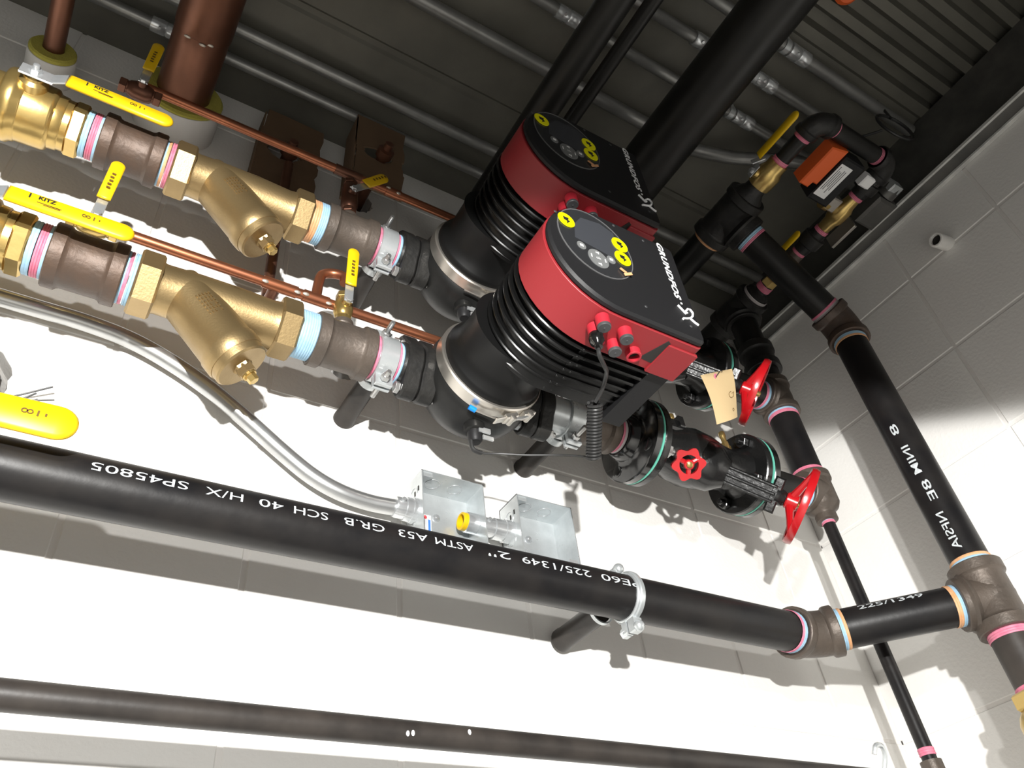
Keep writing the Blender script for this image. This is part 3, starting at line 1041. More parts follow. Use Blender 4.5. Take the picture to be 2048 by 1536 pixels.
# ---- nipple from the second flange to the corner tee
t = pipe('pipe_nipple', 'short black nipple from lower flange to the bottom corner tee', 'pipe', (1.112, LY, LZ), (1.290, LY, LZ), 0.0325, 'dark_pipe',
         [(0.150, 0.157, 'tape_pink'), (0.157, 0.166, 'tape_blue')])
LINE.append((t, 'short black nipple with pink tape behind the upper red handwheel'))

# ---- copies for the upper line
for o, lab in LINE:
    c = copy_tree(o, LDZ)
    c['label'] = lab
    swap = {'check_valve': {3: 'tape_blue', 4: 'tape_orange', 5: 'tape_pink'}, 'y_strainer': {0: 'tape_orange', 1: 'tape_blue'}}.get(o.name)
    if swap:                              # other tape colours on the upper line
        for k, ch in enumerate(sorted((q for q in c.children if q.name.startswith('thread_tape')), key=lambda q: sum(v.co.x for v in q.data.vertices) / len(q.data.vertices))):
            if k in swap:
                ch.data = ch.data.copy()
                ch.data.materials[0] = MATS[swap[k]]

# ---- coiled sensor cord of the lower pump
t = thing('sensor_cord', 'black coiled cord hanging from the lower pump to its volute', 'cord', (0.60, 0.66, 0.71))


def bez(pts, n=12):
    """smooth path through points"""
    P = [V(q) for q in pts]
    out = []
    for i in range(len(P) - 1):
        a, b_, c_, d_ = P[max(i - 1, 0)], P[i], P[i + 1], P[min(i + 2, len(P) - 1)]
        for k in range(n):
            s_ = k / n
            out.append(0.5 * ((2 * b_) + (c_ - a) * s_ + (2 * a - 5 * b_ + 4 * c_ - d_) * s_ ** 2 + (3 * b_ - a - 3 * c_ + d_) * s_ ** 3))
    out.append(P[-1])
    return out
lead = bez([(0.5375, 0.530, 0.703), (0.540, 0.533, 0.694), (0.5640, 0.552, 0.699), (0.5826, 0.570, 0.7132), (0.5960, 0.592, 0.7180), (0.5990, 0.606, 0.7130), (0.5974, 0.620, 0.7044)], 8)
MB().path(lead, 0.0030, 8).build('lead', 'wire', t)
ca, cb_ = V((0.5974, 0.620, 0.7044)), V((0.6286, 0.680, 0.6601))
u_, v_, w_ = basis(cb_ - ca)
L_ = (cb_ - ca).length
turns = 17
coil = []
for k in range(turns * 12 + 1):
    s_ = k / (turns * 12)
    a = 2 * PI * turns * s_
    coil.append(ca + w_ * L_ * s_ + (u_ * math.cos(a) + v_ * math.sin(a)) * 0.0092)
MB().path(coil, 0.0024, 7).build('coil', 'wire', t)
tail = bez([coil[-1], (0.634, 0.699, 0.676), (0.6180, 0.722, 0.690), (0.5999, 0.740, 0.6976), (0.570, 0.762, 0.704), (0.5391, 0.780, 0.7095), (0.515, 0.788, 0.7085), (0.4980, 0.789, 0.712), (0.4960, 0.788, 0.730)], 8)
MB().path(tail, 0.0016, 6).build('tail', 'wire', t)
MB().path(tail[-16:], 0.0034, 8).build('strain_relief', 'wire', t)

# ---- paper tag on the upper valve
t = thing('paper_tag', 'manila paper tag hanging from the upper black valve', 'tag', (0.86, 0.62, 0.755))
c0, c1, c2, c3 = V((0.848, 0.621, 0.8550)), V((0.921, 0.616, 0.8930)), V((0.918, 0.622, 0.8060)), V((0.853, 0.626, 0.7560))
mb = MB()
NU, NV = 6, 9


def tag_pt(i, j, off):
    a, b_ = i / NU, j / NV
    q = (c0 * (1 - a) + c1 * a) * (1 - b_) + (c3 * (1 - a) + c2 * a) * b_
    q = V((0.8475, 0.621, 0.855)) * (1 - a) * (1 - b_) + V((0.927, 0.617, 0.897)) * a * (1 - b_) + V((0.851, 0.626, 0.7545)) * (1 - a) * b_ + V((0.912, 0.624, 0.790)) * a * b_
    bend = 0.006 * math.sin(PI * a) * b_ + 0.004 * math.sin(3 * b_ + a)
    return q + V((0.35, -0.85, -0.3)) * (bend + off)


nn = (NU + 1) * (NV + 1)
vs = [tag_pt(i, j, o_) for o_ in (0.0004, -0.0004) for j in range(NV + 1) for i in range(NU + 1)]
ix = lambda i, j, l: l * nn + j * (NU + 1) + i
fs = []
for j in range(NV):
    for i in range(NU):
        fs += [(ix(i, j, 0), ix(i, j + 1, 0), ix(i + 1, j + 1, 0), ix(i + 1, j, 0)), (ix(i, j, 1), ix(i + 1, j, 1), ix(i + 1, j + 1, 1), ix(i, j + 1, 1))]
edge = [(i, 0) for i in range(NU)] + [(NU, j) for j in range(NV)] + [(NU - i, NV) for i in range(NU)] + [(0, NV - j) for j in range(NV)]
for k, (i, j) in enumerate(edge):
    i2, j2 = edge[(k + 1) % len(edge)]
    fs.append((ix(i, j, 0), ix(i2, j2, 0), ix(i2, j2, 1), ix(i, j, 1)))
mb.add(vs, fs)
mb.build('card', 'manila', t, ang=60)
e0 = tag_pt(2.4, 0.9, 0.0009)
td = (tag_pt(2.4, 0.9, 1) - tag_pt(2.4, 0.9, 0)).normalized()
MB().ring(e0, td, 0.0022, 0.0058, -0.001, 0.0004, 18).build('eyelet', 'tape_pink', t)
MB().lathe(e0, td, [(-0.001, 0.0022), (0.0003, 0.0022)], 12).build('eyelet_hole', 'hole_shade', t)
m_ = MB()
c_ = [tag_pt(4.3 + 0.55 * math.cos(a), 4.7 + 0.55 * math.sin(a), 0.0012) for a in [0.9 + 0.45 * k for k in range(10)]]
m_.path(c_, 0.0004, 5)
m_.path([tag_pt(4.6, 4.5, 0.0012), tag_pt(5.2, 4.3, 0.0012), tag_pt(4.9, 5.2, 0.0012)], 0.0004, 5)
m_.path([tag_pt(4.3 + 0.25 * math.cos(a), 7.4 + 0.25 * math.sin(a), 0.0012) for a in [2 * PI * k / 8 for k in range(9)]], 0.0003, 5)
m_.build('handwriting', 'print_dim', t)
MB().path(bez([e0, e0 + V((0.010, -0.004, 0.014)), e0 + V((0.036, 0.012, 0.036)), V((1.045, 0.752, 1.050))], 8), 0.0007, 5).build('string', 'wire', t)

# ------------------------------------------------------------------ the corner drop: tees, pipes
DX, DY = 1.3227, 0.797
r2 = 0.0325


def tee(name, label, c, run, br, L, Lb, m, r=0.0365, brr=None, tapes=(), wb=0.016):
    t = thing(name, label, 'pipe fitting', V(c) - V((0, 0, L / 2)))
    b = MB()
    tee_body(b, c, run, br, L, Lb, r, r, brr=brr, wb=wb)
    b.sphere(c, r * 1.02, 20, 12)
    b.build('body', m, t)
    for p_, d_, rr, bands in tapes:
        tape(t, p_, d_, rr, bands)
    return t


Z1, Z2 = LZ + 0.006, LZ + LDZ
# lower tee with a reduced outlet below
t = thing('corner_tee', 'grey cast tee in the corner with a thin black pipe below', 'pipe fitting', (DX, DY, Z1 - 0.09))
b = MB()
b.lathe((DX, DY, Z1 + 0.046), -EZ, [(0, 0.0395), (0.0015, 0.041), (0.015, 0.041), (0.019, 0.037), (0.070, 0.037), (0.080, 0.032), (0.087, 0.021), (0.093, 0.0185),
                                   (0.0935, 0.0215), (0.106, 0.0215), (0.1075, 0.0195)], 32)
b.lathe((DX, DY, Z1), -EX, [(0, 0.037), (0.030, 0.037), (0.033, 0.041), (0.046, 0.041), (0.0475, 0.0395)], 30)
b.build('body', 'cast_iron', t)
pipe('drop_pipe', 'black pipe between the two stacked corner tees', 'pipe', (DX, DY, Z1 + 0.044), (DX, DY, Z2 - 0.044), r2, 'black_pipe',
     [(0.0, 0.013, 'tape_pink'), (0.158, 0.167, 'tape_pink'), (0.167, 0.174, 'tape_blue')])
tee('corner_tee', 'dark cast tee in the corner behind the upper handwheel', (DX, DY, Z2), EZ, -EX, 0.092, 0.0475, 'cast_iron')
pipe('drop_pipe', 'dark pipe rising from the upper corner tee', 'pipe', (DX, DY, Z2 + 0.044), (DX, DY, 1.275), r2, 'dark_pipe', [(0.0, 0.008, 'tape_grey')])
t = thing('pipe_union', 'dark banded union above the upper corner tee', 'pipe fitting', (DX, DY, 1.20))
MB().lathe((DX, DY, 1.195), EZ, band_prof(0.078, 0.0375, 0.0425, 0.02), 28).build('body', 'cast_black', t)
tape(t, (DX, DY, 1.272), EZ, 0.0332, [(0, 0.008, 'tape_grey')])
pipe('drop_pipe', 'short dark nipple under the highest dark tee by the corner', 'pipe', (DX, DY, 1.272), (DX, DY, 1.375), r2, 'dark_pipe')
t = tee('dark_tee', 'dark tee at top of the corner drop, pink taped reducer', (DX, DY, 1.405), EY, -EZ, 0.115, 0.050, 'cast_black', r=0.039)
tape(t, (DX, DY - 0.058, 1.405), -EY, 0.0332, [(0, 0.008, 'tape_grey')])
b = MB()
b.lathe((DX, DY - 0.058, 1.405), -EY, [(0, 0.030), (0.012, 0.030), (0.020, 0.018), (0.045, 0.018)], 20)
rd = b.build('reducer', 'cast_black', t)
tape(t, (DX, DY - 0.085, 1.405), -EY, 0.0185, [(0, 0.016, 'tape_pink')])
hexp(MB(), (DX, DY - 0.101, 1.405), -EY, 0.019, 0.02, 0.002).build('brass_end', 'brass', t, ang=20)
pipe('dark_pipe', 'dark pipe from the highest dark tee into the back wall', 'pipe', (DX, DY + 0.05, 1.405), (DX, 0.975, 1.405), r2, 'dark_pipe')
# thin pipe down the corner
o = pipe('thin_pipe', 'thin black pipe running down the corner from the lower tee', 'pipe', (DX, DY, Z1 - 0.058), (DX, DY, 0.3355), 0.0121, 'black_pipe',
         [(0.0, 0.004, 'tape_blue'), (0.004, 0.010, 'tape_pink'), (0.437, 0.449, 'tape_pink')], n=20)
t = thing('elbow', 'grey elbow at the foot of the thin corner pipe', 'pipe fitting', (DX, DY, 0.27))
MB().path([(DX, DY, 0.336), (DX, DY, 0.318), (DX, DY + 0.0, 0.30), (DX - 0.006, DY, 0.288), (DX - 0.024, DY, 0.282), (DX - 0.045, DY, 0.282)],
          [0.0175, 0.0175, 0.0155, 0.0155, 0.0155, 0.0175], 18).build('body', 'cast_iron', t)
# ---- lowest pipe
BZ = 0.302
o = pipe('thin_pipe', 'worn black pipe along the bottom of the picture', 'pipe', (-0.75, 0.80, BZ), (1.262, 0.80, BZ), 0.0139, 'old_pipe', n=24)
sp_ = MB()
for x_, a_ in ((0.385, 0.3), (0.391, 0.25), (0.46, -0.2)):
    sp_.sphere((x_, 0.80 - 0.0139 * math.cos(a_) * 0.985, BZ - 0.0139 * math.sin(a_)), 0.0022, 8, 6, (1, 0.4, 1.6))
sp_.build('paint_speck', 'label_white', o)
t = thing('pipe_hook', 'small galvanized hook at the bottom right of the lowest pipe', 'hook', (1.17, 0.80, 0.30))
MB().path(bez([(1.172, 0.790, 0.334), (1.176, 0.785, 0.345), (1.190, 0.785, 0.346), (1.198, 0.79, 0.335), (1.198, 0.80, 0.318)], 6), 0.004, 8).build('hook', 'galv', t)

# ------------------------------------------------------------------ the big lettered pipe
PY, PZ2 = 0.80, 0.5235
bp = pipe('black_pipe', 'large black steel pipe with white stencilled lettering', 'pipe', (-0.242, PY, PZ2), (1.108, PY, PZ2), 0.0325, 'black_pipe', n=48)


def pipe_fn(axis_p, ax, a_dir, start, sgn, r, vdir):
    """text wrapped on a pipe: x runs along ax*sgn from start, y turns from direction a_dir towards vdir"""
    axis_p, ax, a_dir, vdir = V(axis_p), V(ax), V(a_dir).normalized(), V(vdir).normalized()

    def fn(x, y):
        th = y / r
        return axis_p + ax * (start + sgn * x) + (a_dir * math.cos(th) + vdir * math.sin(th)) * (r + 0.0005)
    return fn


adir = V((0, -0.955, 0.297))
vdir = V((0, -0.297, -0.955))          # letters stand on their heads
for body, x1, wd in (('SP45805', 0.1175, 0.097), ('H/X', 0.1770, 0.041), ('40', 0.2230, 0.028), ('SCH', 0.2765, 0.041), ('GR.B', 0.3485, 0.052),
                     ('A53', 0.4070, 0.040), ('ASTM', 0.4725, 0.055), ("2''", 0.5280, 0.034), ('225/1349', 0.6590, 0.113), ('PE60', 0.7470, 0.070)):
    text_mesh(body, 0.0155, pipe_fn((0, PY, PZ2), EX, adir, x1, -1, 0.0325, vdir), 'lettering', 'stencil', bp, cuts=1, bold=0.0, width=wd)

# hanger ring with its stub
t = thing('pipe_hanger', 'galvanized split ring hanger around the lettered black pipe', 'hanger', (0.745, PY, PZ2 - 0.05))
b = MB()
b.ring((0.738, PY, PZ2), EX, 0.031, 0.0365, 0, 0.015, 36, 0.002)
b.ring((0.7425, PY, PZ2), EX, 0.036, 0.0385, 0, 0.006, 36, 0.001)
b.box((0.7455, PY - 0.006, PZ2 - 0.045), (0.015, 0.014, 0.022), 0.002)
b.box((0.7455, PY + 0.010, PZ2 - 0.043), (0.015, 0.010, 0.020), 0.002)
b.box((0.7455, PY + 0.010, PZ2 + 0.041), (0.015, 0.016, 0.018), 0.002)
b.build('ring', 'galv', t)
for s_ in (-1, 1):
    bb = MB()
    bb.sphere((0.7455, PY - 0.013 if s_ < 0 else PY + 0.004, PZ2 + s_ * 0.049), 0.0085, 12, 8)
    hexp(bb, (0.7455, PY + 0.01, PZ2 + s_ * 0.047), EY, 0.008, 0.012, 0.001)
    bb.build('bolt', 'galv', t)
MB().ring((0.724, PY + 0.034, PZ2 - 0.008), EY, 0.0172, 0.0195, 0, 0.006, 24).build('socket', 'galv', t)
s = MB().lathe((0.722, PY + 0.036, PZ2 - 0.008), EY, [(0, 0.0170), (0.090, 0.0170), (0.096, 0.0180), (0.103, 0.0180)], 24)
tag(s.build('support_stub', 'old_pipe', loc=(0.722, PY + 0.036, PZ2 - 0.025)), 'short black stub from wall under the lettered pipe', 'pipe')


def swept_elbow(name, label, pts, r, band, m, wb=0.016, tapes=()):
    P = bez(pts, 6)
    d0 = (P[0] - P[1]).normalized()
    d1 = (P[-1] - P[-2]).normalized()
    t = thing(name, label, 'pipe fitting', P[len(P) // 2] - V((0, 0, r)))
    b = MB()
    b.path(P, r, 28)
    for q, d in ((P[0], d0), (P[-1], d1)):
        b.lathe(q - d * wb, d, [(-0.004, r), (-0.001, r + band * 0.8), (0.002, r + band), (wb - 0.0015, r + band), (wb, r + band - 0.0015)], 28)
    b.build('body', m, t)
    tape(t, P[0], d0, 0.0332, tapes[0] if tapes else [])
    tape(t, P[-1], d1, 0.0332, tapes[1] if tapes else [])
    return t


RX, RY = 1.344, 0.592
Ec = V((RX + RY - PY, PY, PZ2))             # the two axes meet here
Tc = V((RX, RY, PZ2 + 0.002))
q45 = (Tc - Ec).normalized()
swept_elbow('elbow', 'brown 45-degree elbow at the right end of the lettered pipe', [Ec - EX * 0.046, Ec - EX * 0.018, Ec + q45 * 0.018, Ec + q45 * 0.046],
            0.0375, 0.0045, 'cast_iron', 0.015, ([(-0.001, 0.006, 'tape_blue'), (0.006, 0.012, 'tape_pink')], [(-0.001, 0.007, 'tape_blue'), (0.007, 0.012, 'tape_orange')]))
LL = (Tc - Ec).length
lp = pipe('black_pipe', 'short lettered black pipe between elbow and right-hand tee', 'pipe', Ec + q45 * 0.044, Ec + q45 * (LL - 0.048), r2, 'black_pipe', n=40)
tape(lp, Ec + q45 * (LL - 0.050), -q45, 0.0332, [(0, 0.008, 'tape_blue'), (0.008, 0.016, 'tape_orange')])
lperp = V((-0.7071, -0.7071, 0))
text_mesh('225/1349', 0.015, pipe_fn(Ec, q45, lperp * 0.88 + EZ * 0.475, 0.085, 1, r2, -lperp * 0.475 + EZ * 0.88), 'lettering', 'stencil', lp, cuts=1, bold=0.0001, width=0.105)
sm_ = MB()
sm_.prism([(0, 0), (0.006, -0.002), (0.012, 0.006), (0.004, 0.018), (0.001, 0.010)], Ec + q45 * 0.066 + lperp * 0.0322 * 0.995 - EZ * 0.022 + lperp * -0.006, q45, (lperp * -0.3 + EZ), 0.0006)
t = tee('pipe_tee', 'brown-grey tee at right edge joining riser and short pipe', Tc, EZ, -q45, 0.116, 0.053, 'cast_iron', r=0.0395, wb=0.018,
        tapes=[(Tc + EZ * 0.0575, EZ, 0.0332, [(0, 0.008, 'tape_blue'), (0.008, 0.013, 'tape_orange')]), (Tc - EZ * 0.0575, -EZ, 0.0332, [(0, 0.012, 'tape_pink')])])
Dc = V((RX, RY, 1.168))
q2 = V((-0.7071, 0, 0.7071))
rp = pipe('riser_pipe', 'lettered black riser pipe in front of the right wall', 'pipe', Tc + EZ * 0.056, Dc - EZ * 0.044, r2, 'black_pipe', n=40)
vd = V((-RX, -RY, 0)).normalized()
for body, z1, wd, tw in (('NFSIA', Tc.z + 0.155, 0.072, 0.0), ('8E', Tc.z + 0.222, 0.042, 0.12), ('INIM', Tc.z + 0.300, 0.062, 0.05), ('8', Tc.z + 0.352, 0.024, 0.0)):
    tv = EZ.cross(vd)
    a_ = (vd * math.cos(tw) + tv * math.sin(tw))
    text_mesh(body, 0.019, pipe_fn((RX, RY, 0), EZ, a_, z1, -1, r2, a_.cross(EZ)), 'lettering', 'stencil', rp, cuts=1, bold=0.0002, width=wd)
pipe('riser_pipe', 'short dark pipe below the right-hand tee, above a brass valve', 'pipe', Tc - EZ * 0.058, Tc - EZ * 0.150, r2, 'old_pipe', [(0.085, 0.092, 'tape_pink')], n=32)
t = thing('ball_valve', 'brass valve cut off at the right edge of the picture', 'valve', (RX, RY, Tc.z - 0.25))
b = MB()
hexp(b, Tc - EZ * 0.150, -EZ, 0.044, 0.024, 0.003, 0.3)
b.lathe(Tc - EZ * 0.172, -EZ, [(0, 0.038), (0.01, 0.046), (0.02, 0.050), (0.06, 0.050), (0.07, 0.046), (0.08, 0.038)], 28)
b.build('body', 'brass', t)
swept_elbow('elbow', 'dark rusty 45-degree elbow at top of the right riser', [Dc - EZ * 0.046, Dc - EZ * 0.018, Dc + q2 * 0.018, Dc + q2 * 0.046],
            0.0385, 0.0045, 'cast_brown', 0.016, ([(-0.001, 0.007, 'tape_blue'), (0.007, 0.013, 'tape_orange')], [(-0.001, 0.006, 'tape_grey'), (0.006, 0.011, 'tape_pink')]))
LT = 0.345
Uc = Dc + q2 * LT
up = pipe('black_pipe', 'sloping black pipe from riser elbow up to the dark tee', 'pipe', Dc + q2 * 0.044, Uc - q2 * 0.062, r2, 'dark_pipe', n=36)
tape(up, Uc - q2 * 0.064, -q2, 0.0332, [(0, 0.008, 'tape_blue'), (0.008, 0.015, 'tape_pink')])

# small valve lever at the far left in front of the lettered pipe
t = thing('ball_valve', 'ball valve off the left edge whose yellow lever crosses the lettered pipe', 'valve', (-0.30, 0.80, PZ2))
b = MB()
b.lathe((-0.36, PY, PZ2), EX, [(0, 0.040), (0.02, 0.040), (0.03, 0.050), (0.08, 0.050), (0.09, 0.040), (0.12, 0.040)], 28)
b.lathe((-0.30, PY - 0.04, PZ2 + 0.02), -EY, [(0, 0.014), (0.030, 0.012)], 16)
b.build('body', 'brass', t)
MB().box((-0.225, PY - 0.065, PZ2 + 0.026), (0.170, 0.003, 0.022), 0.0008).build('lever_arm', 'zinc', t)
sl = lever_sleeve(t, (-0.150, PY - 0.068, PZ2 + 0.020), (-0.0015, PY - 0.068, PZ2 + 0.020), 0.040, 0.010, -EY)
fn2 = flat_fn((-0.055, PY - 0.0732, PZ2 + 0.022), EX, EZ, 0.0004)
m_ = MB()
for q in range(2):
    m_.ring(fn2(0.004 + q * 0.005, 0.0), -EY, 0.0018, 0.003, 0, 0.0003, 12)
for q in range(2):
    m_.box(fn2(0.016 + q * 0.007, 0.0), (0.0018, 0.0002, 0.007 - 0.0035 * q))
m_.build('print_mark', 'print_dim', sl)

# ------------------------------------------------------------------ upper right run under the deck
UX, UY, UZ = Uc
t = tee('dark_tee', 'large dark tee with orange tape where the sloping pipe ends', Uc, EY, -q2, 0.128, 0.062, 'cast_black', r=0.041, wb=0.018,
        tapes=[(Uc + EY * 0.063, EY, 0.034, [(0, 0.010, 'tape_orange')])])
b = MB()
b.lathe(Uc - EY * 0.050, -EY, [(0, 0.040), (0.014, 0.036), (0.03, 0.024), (0.046, 0.022), (0.047, 0.024), (0.056, 0.024)], 26)
b.build('reducer', 'cast_black', t)
pipe('dark_pipe', 'dark pipe from the orange-taped tee into the back wall', 'pipe', Uc + EY * 0.062, (UX, 0.975, UZ), r2, 'dark_pipe')
pipe('pipe_nipple', 'pink-taped nipple between dark tee and brass valve under the deck', 'pipe', Uc - EY * 0.055, Uc - EY * 0.085, 0.0175, 'dark_pipe',
     [(-0.001, 0.012, 'tape_pink'), (0.014, 0.026, 'tape_pink')], n=22)
t = thing('ball_valve', 'brass ball valve with yellow lever under the deck by the orange actuator', 'valve', Uc - EY * 0.12)
b = MB()
b.lathe(Uc - EY * 0.078, -EY, [(0, 0.022), (0.014, 0.022), (0.016, 0.026), (0.028, 0.028), (0.05, 0.028), (0.06, 0.024), (0.064, 0.0225), (0.080, 0.0225)], 24)
b.lathe(Uc - EY * 0.115, -EX, [(0, 0.012), (0.034, 0.011)], 14)
b.build('body', 'brass', t)
b = MB()
b.box(Uc + V((-0.036, -0.118, 0)), (0.0025, 0.030, 0.016), 0.0006)
b.box(Uc + V((-0.046, -0.141, 0)), (0.0025, 0.028, 0.014), 0.0006, ux=V((0.8, 0.6, 0)), uy=V((-0.6, 0.8, 0)))
hexp(b, Uc + V((-0.034, -0.115, 0)), -EX, 0.007, 0.010)
b.build('lever_arm', 'zinc', t)
lever_sleeve(t, Uc + V((-0.052, -0.148, 0)), Uc + V((-0.052, -0.262, 0)), 0.022, 0.008, -EX)
e1 = V((UX, 0.322, UZ))
pipe('pipe_nipple', 'dark nipple with pink tape between brass valve and curved elbow', 'pipe', Uc - EY * 0.155, e1 + EY * 0.034, 0.0175, 'dark_pipe',
     [(0.000, 0.012, 'tape_pink')], n=22)


def small_elbow(name, label, c, da, db, r, L, m, ta=None, tb=None):
    c, da, db = V(c), V(da).normalized(), V(db).normalized()
    R_ = L * 0.75
    pts = [c + da * L, c + da * R_]
    o_ = c + (da + db) * R_
    for k in range(1, 8):
        a = PI / 2 * k / 8
        pts.append(o_ - db * R_ * math.cos(a) - da * R_ * math.sin(a))
    pts += [c + db * R_, c + db * L]
    t = thing(name, label, 'pipe fitting', c)
    b = MB()
    b.path(pts, r, 22)
    for d in (da, db):
        b.lathe(c + d * (L - 0.012), d, [(-0.003, r), (0, r + 0.0025), (0.0105, r + 0.0025), (0.012, r + 0.0015)], 22)
    b.build('body', m, t)
    if ta:
        tape(t, c + da * (L - 0.001), da, 0.0180, [(0, 0.010, ta)], 22)
    if tb:
        tape(t, c + db * (L - 0.001), db, 0.0180, [(0, 0.010, tb)], 22)
    return t


small_elbow('elbow', 'dark curved elbow with pink tape nearest the deck conduits', e1, EY, EX, 0.0235, 0.040, 'cast_black', 'tape_pink', 'tape_pink')
e2 = V((1.325, 0.322, UZ))
pipe('dark_pipe', 'dark pipe between the two elbows under the deck', 'pipe', e1 + EX * 0.038, e2 - EX * 0.038, 0.0185, 'dark_pipe', n=22)
small_elbow('elbow', 'dark elbow close to the steel beam beside the black cable loop', e2, -EX, EY, 0.0235, 0.040, 'cast_black', 'tape_pink', 'tape_grey')
X2 = 1.325
t = thing('pipe_union', 'dark union with pink tape behind the orange actuator', 'pipe fitting', (X2, 0.36, UZ))
MB().lathe((X2, 0.360, UZ), EY, [(0, 0.019), (0.012, 0.019), (0.013, 0.026), (0.035, 0.026), (0.036, 0.020), (0.050, 0.019)], 20).build('body', 'cast_black', t)
tape(t, (X2, 0.410, UZ), EY, 0.0165, [(0, 0.010, 'tape_pink')], 20)
t = thing('control_valve', 'pale brass control valve with orange and black actuator box', 'valve', (X2, 0.47, UZ))
b = MB()
b.lathe((X2, 0.420, UZ), EY, [(0, 0.015), (0.02, 0.017), (0.03, 0.022), (0.06, 0.022), (0.07, 0.017), (0.095, 0.015)], 20)
b.lathe((X2, 0.460, UZ), -EX, [(0, 0.014), (0.040, 0.012), (0.045, 0.016), (0.060, 0.016)], 16)
b.build('body', 'brass', t)
bx = MB()
bx.box((1.234, 0.405, 1.412), (0.060, 0.112, 0.052), 0.004)
ab = bx.build('actuator_base', 'plastic', t)
bx = MB()
bx.prism([(0, -0.052), (0.040, -0.060), (0.040, 0.030), (0.028, 0.030), (0.026, 0.044), (0, 0.044)], (1.163, 0.400, 1.434), EX, EY, 0.042, 0.003)
bx.build('actuator_cover', 'orange', t)
bx = MB().box((1.222, 0.405, 1.3853), (0.034, 0.082, 0.0008))
lb = bx.build('rating_label', 'label_white', ab)
mm = MB()
for k in range(5):
    mm.box((1.210 + k * 0.005, 0.400 + 0.004 * (k % 2), 1.3847), (0.0016, 0.060 - 0.01 * (k % 3), 0.0004))
mm.build('label_print', 'bezel', lb)
MB().box((1.283, 0.452, 1.412), (0.03, 0.034, 0.03), 0.003).build('coupling_block', 'stainless', t)
MB().box((1.300, 0.372, 1.40), (0.030, 0.028, 0.022), 0.003).build('terminal_box', 'label_white', t)
t = thing('pipe_union', 'dark fitting with pink tape left of the pale control valve', 'pipe fitting', (X2, 0.53, UZ))
tape(t, (X2, 0.513, UZ), EY, 0.0165, [(0, 0.010, 'tape_pink')], 20)
MB().lathe((X2, 0.522, UZ), EY, [(0, 0.019), (0.012, 0.020), (0.014, 0.027), (0.040, 0.027), (0.044, 0.020), (0.062, 0.019)], 20).build('body', 'cast_black', t)
tape(t, (X2, 0.584, UZ), EY, 0.0165, [(0, 0.010, 'tape_pink')], 20)
t = thing('ball_valve', 'dark small ball valve with yellow lever behind the sloping pipe', 'valve', (X2, 0.62, UZ))
b = MB()
b.lathe((X2, 0.592, UZ), EY, [(0, 0.018), (0.015, 0.018), (0.02, 0.023), (0.05, 0.023), (0.056, 0.018), (0.075, 0.018)], 20)
b.lathe((X2, 0.630, UZ), -EX, [(0, 0.010), (0.034, 0.009)], 12)
b.build('body', 'cast_iron', t)
lever_sleeve(t, V((X2 - 0.040, 0.640, UZ)), V((X2 - 0.044, 0.545, UZ)), 0.019, 0.007, -EX)
pipe('dark_pipe', 'thin dark pipe from the small ball valve towards the back wall', 'pipe', (X2, 0.665, UZ), (X2, 0.975, UZ), 0.0165, 'dark_pipe', n=20)
t = thing('valve_body', 'dark box-shaped fitting hanging beside the steel beam', 'pipe fitting', (1.40, 0.44, 1.38))
b = MB()
b.box((1.405, 0.425, 1.435), (0.060, 0.075, 0.060), 0.006)
b.lathe((1.40, 0.385, 1.43), -EY, [(0, 0.022), (0.03, 0.020)], 16)
b.build('body', 'beam', t)
MB().box((1.395, 0.36, 1.425), (0.03, 0.02, 0.03), 0.003).build('terminal', 'galv', t)
MB().box((1.372, 0.500, 1.410), (0.008, 0.070, 0.036), 0.001).build('name_plate', 'stainless', t)
# black cable loop
t = thing('cable_loop', 'black cable loop hanging from the deck above the actuator', 'cable', (1.35, 0.27, 1.47))
lp_ = [V((1.352 + 0.044 * math.cos(a), 0.275 - 0.030 * math.cos(a) * 0.3, 1.515 + 0.046 * math.sin(a))) for a in [2 * PI * k / 24 for k in range(24)]]
MB().path(lp_, 0.0035, 8, closed=True).build('loop', 'wire', t)
MB().path(bez([(1.20, 0.352, 1.437), (1.235, 0.33, 1.470), (1.27, 0.32, 1.478), (1.31, 0.29, 1.49)], 8), 0.003, 7).build('lead', 'wire', t)
MB().path([(1.36, 0.272, 1.55), (1.36, 0.272, 1.635)], 0.003, 7).build('hanger_wire', 'wire', t)

# ------------------------------------------------------------------ conduits below the deck
CZ = 1.60


def emt(label, y, r, couplings=(), straps=(), x0=-1.2, x1=1.47, pts=None, m='emt_shaded'):
    t = thing('conduit', label, 'conduit', (x0, y, CZ))
    b = MB()
    if pts:
        b.path(pts, r, 18)
    else:
        b.lathe((x0, y, CZ), EX, [(0, r), (x1 - x0, r)], 20)
    b.build('tube', m, t)
    for cx in couplings:
        c = MB().lathe((cx - 0.028, y, CZ), EX, [(0, r + 0.003), (0.004, r + 0.0035), (0.026, r + 0.0035), (0.028, r + 0.002), (0.030, r + 0.0035), (0.052, r + 0.0035), (0.056, r + 0.003)], 20)
        c.lathe((cx - 0.012, y - 0.006, CZ - r - 0.002), -EZ, [(0, 0.003), (0.004, 0.003)], 8)
        c.build('coupling', 'zinc', t)
    for sx in straps:
        c = MB()
        c.ring((sx - 0.007, y, CZ), EX, r + 0.0002, r + 0.0022, 0, 0.014, 22)
        c.box((sx, y - r - 0.014, CZ + 0.024), (0.014, 0.030, 0.0025), 0.0005)
        c.box((sx, y - r - 0.001, CZ + 0.012), (0.014, 0.0022, 0.024))
        s_ = c.build('strap', 'galv', t)
        MB().lathe((sx, y - r - 0.018, CZ + 0.024), -EZ, [(0, 0.005), (0.004, 0.004)], 8).build('screw', 'zinc', s_)
    return t


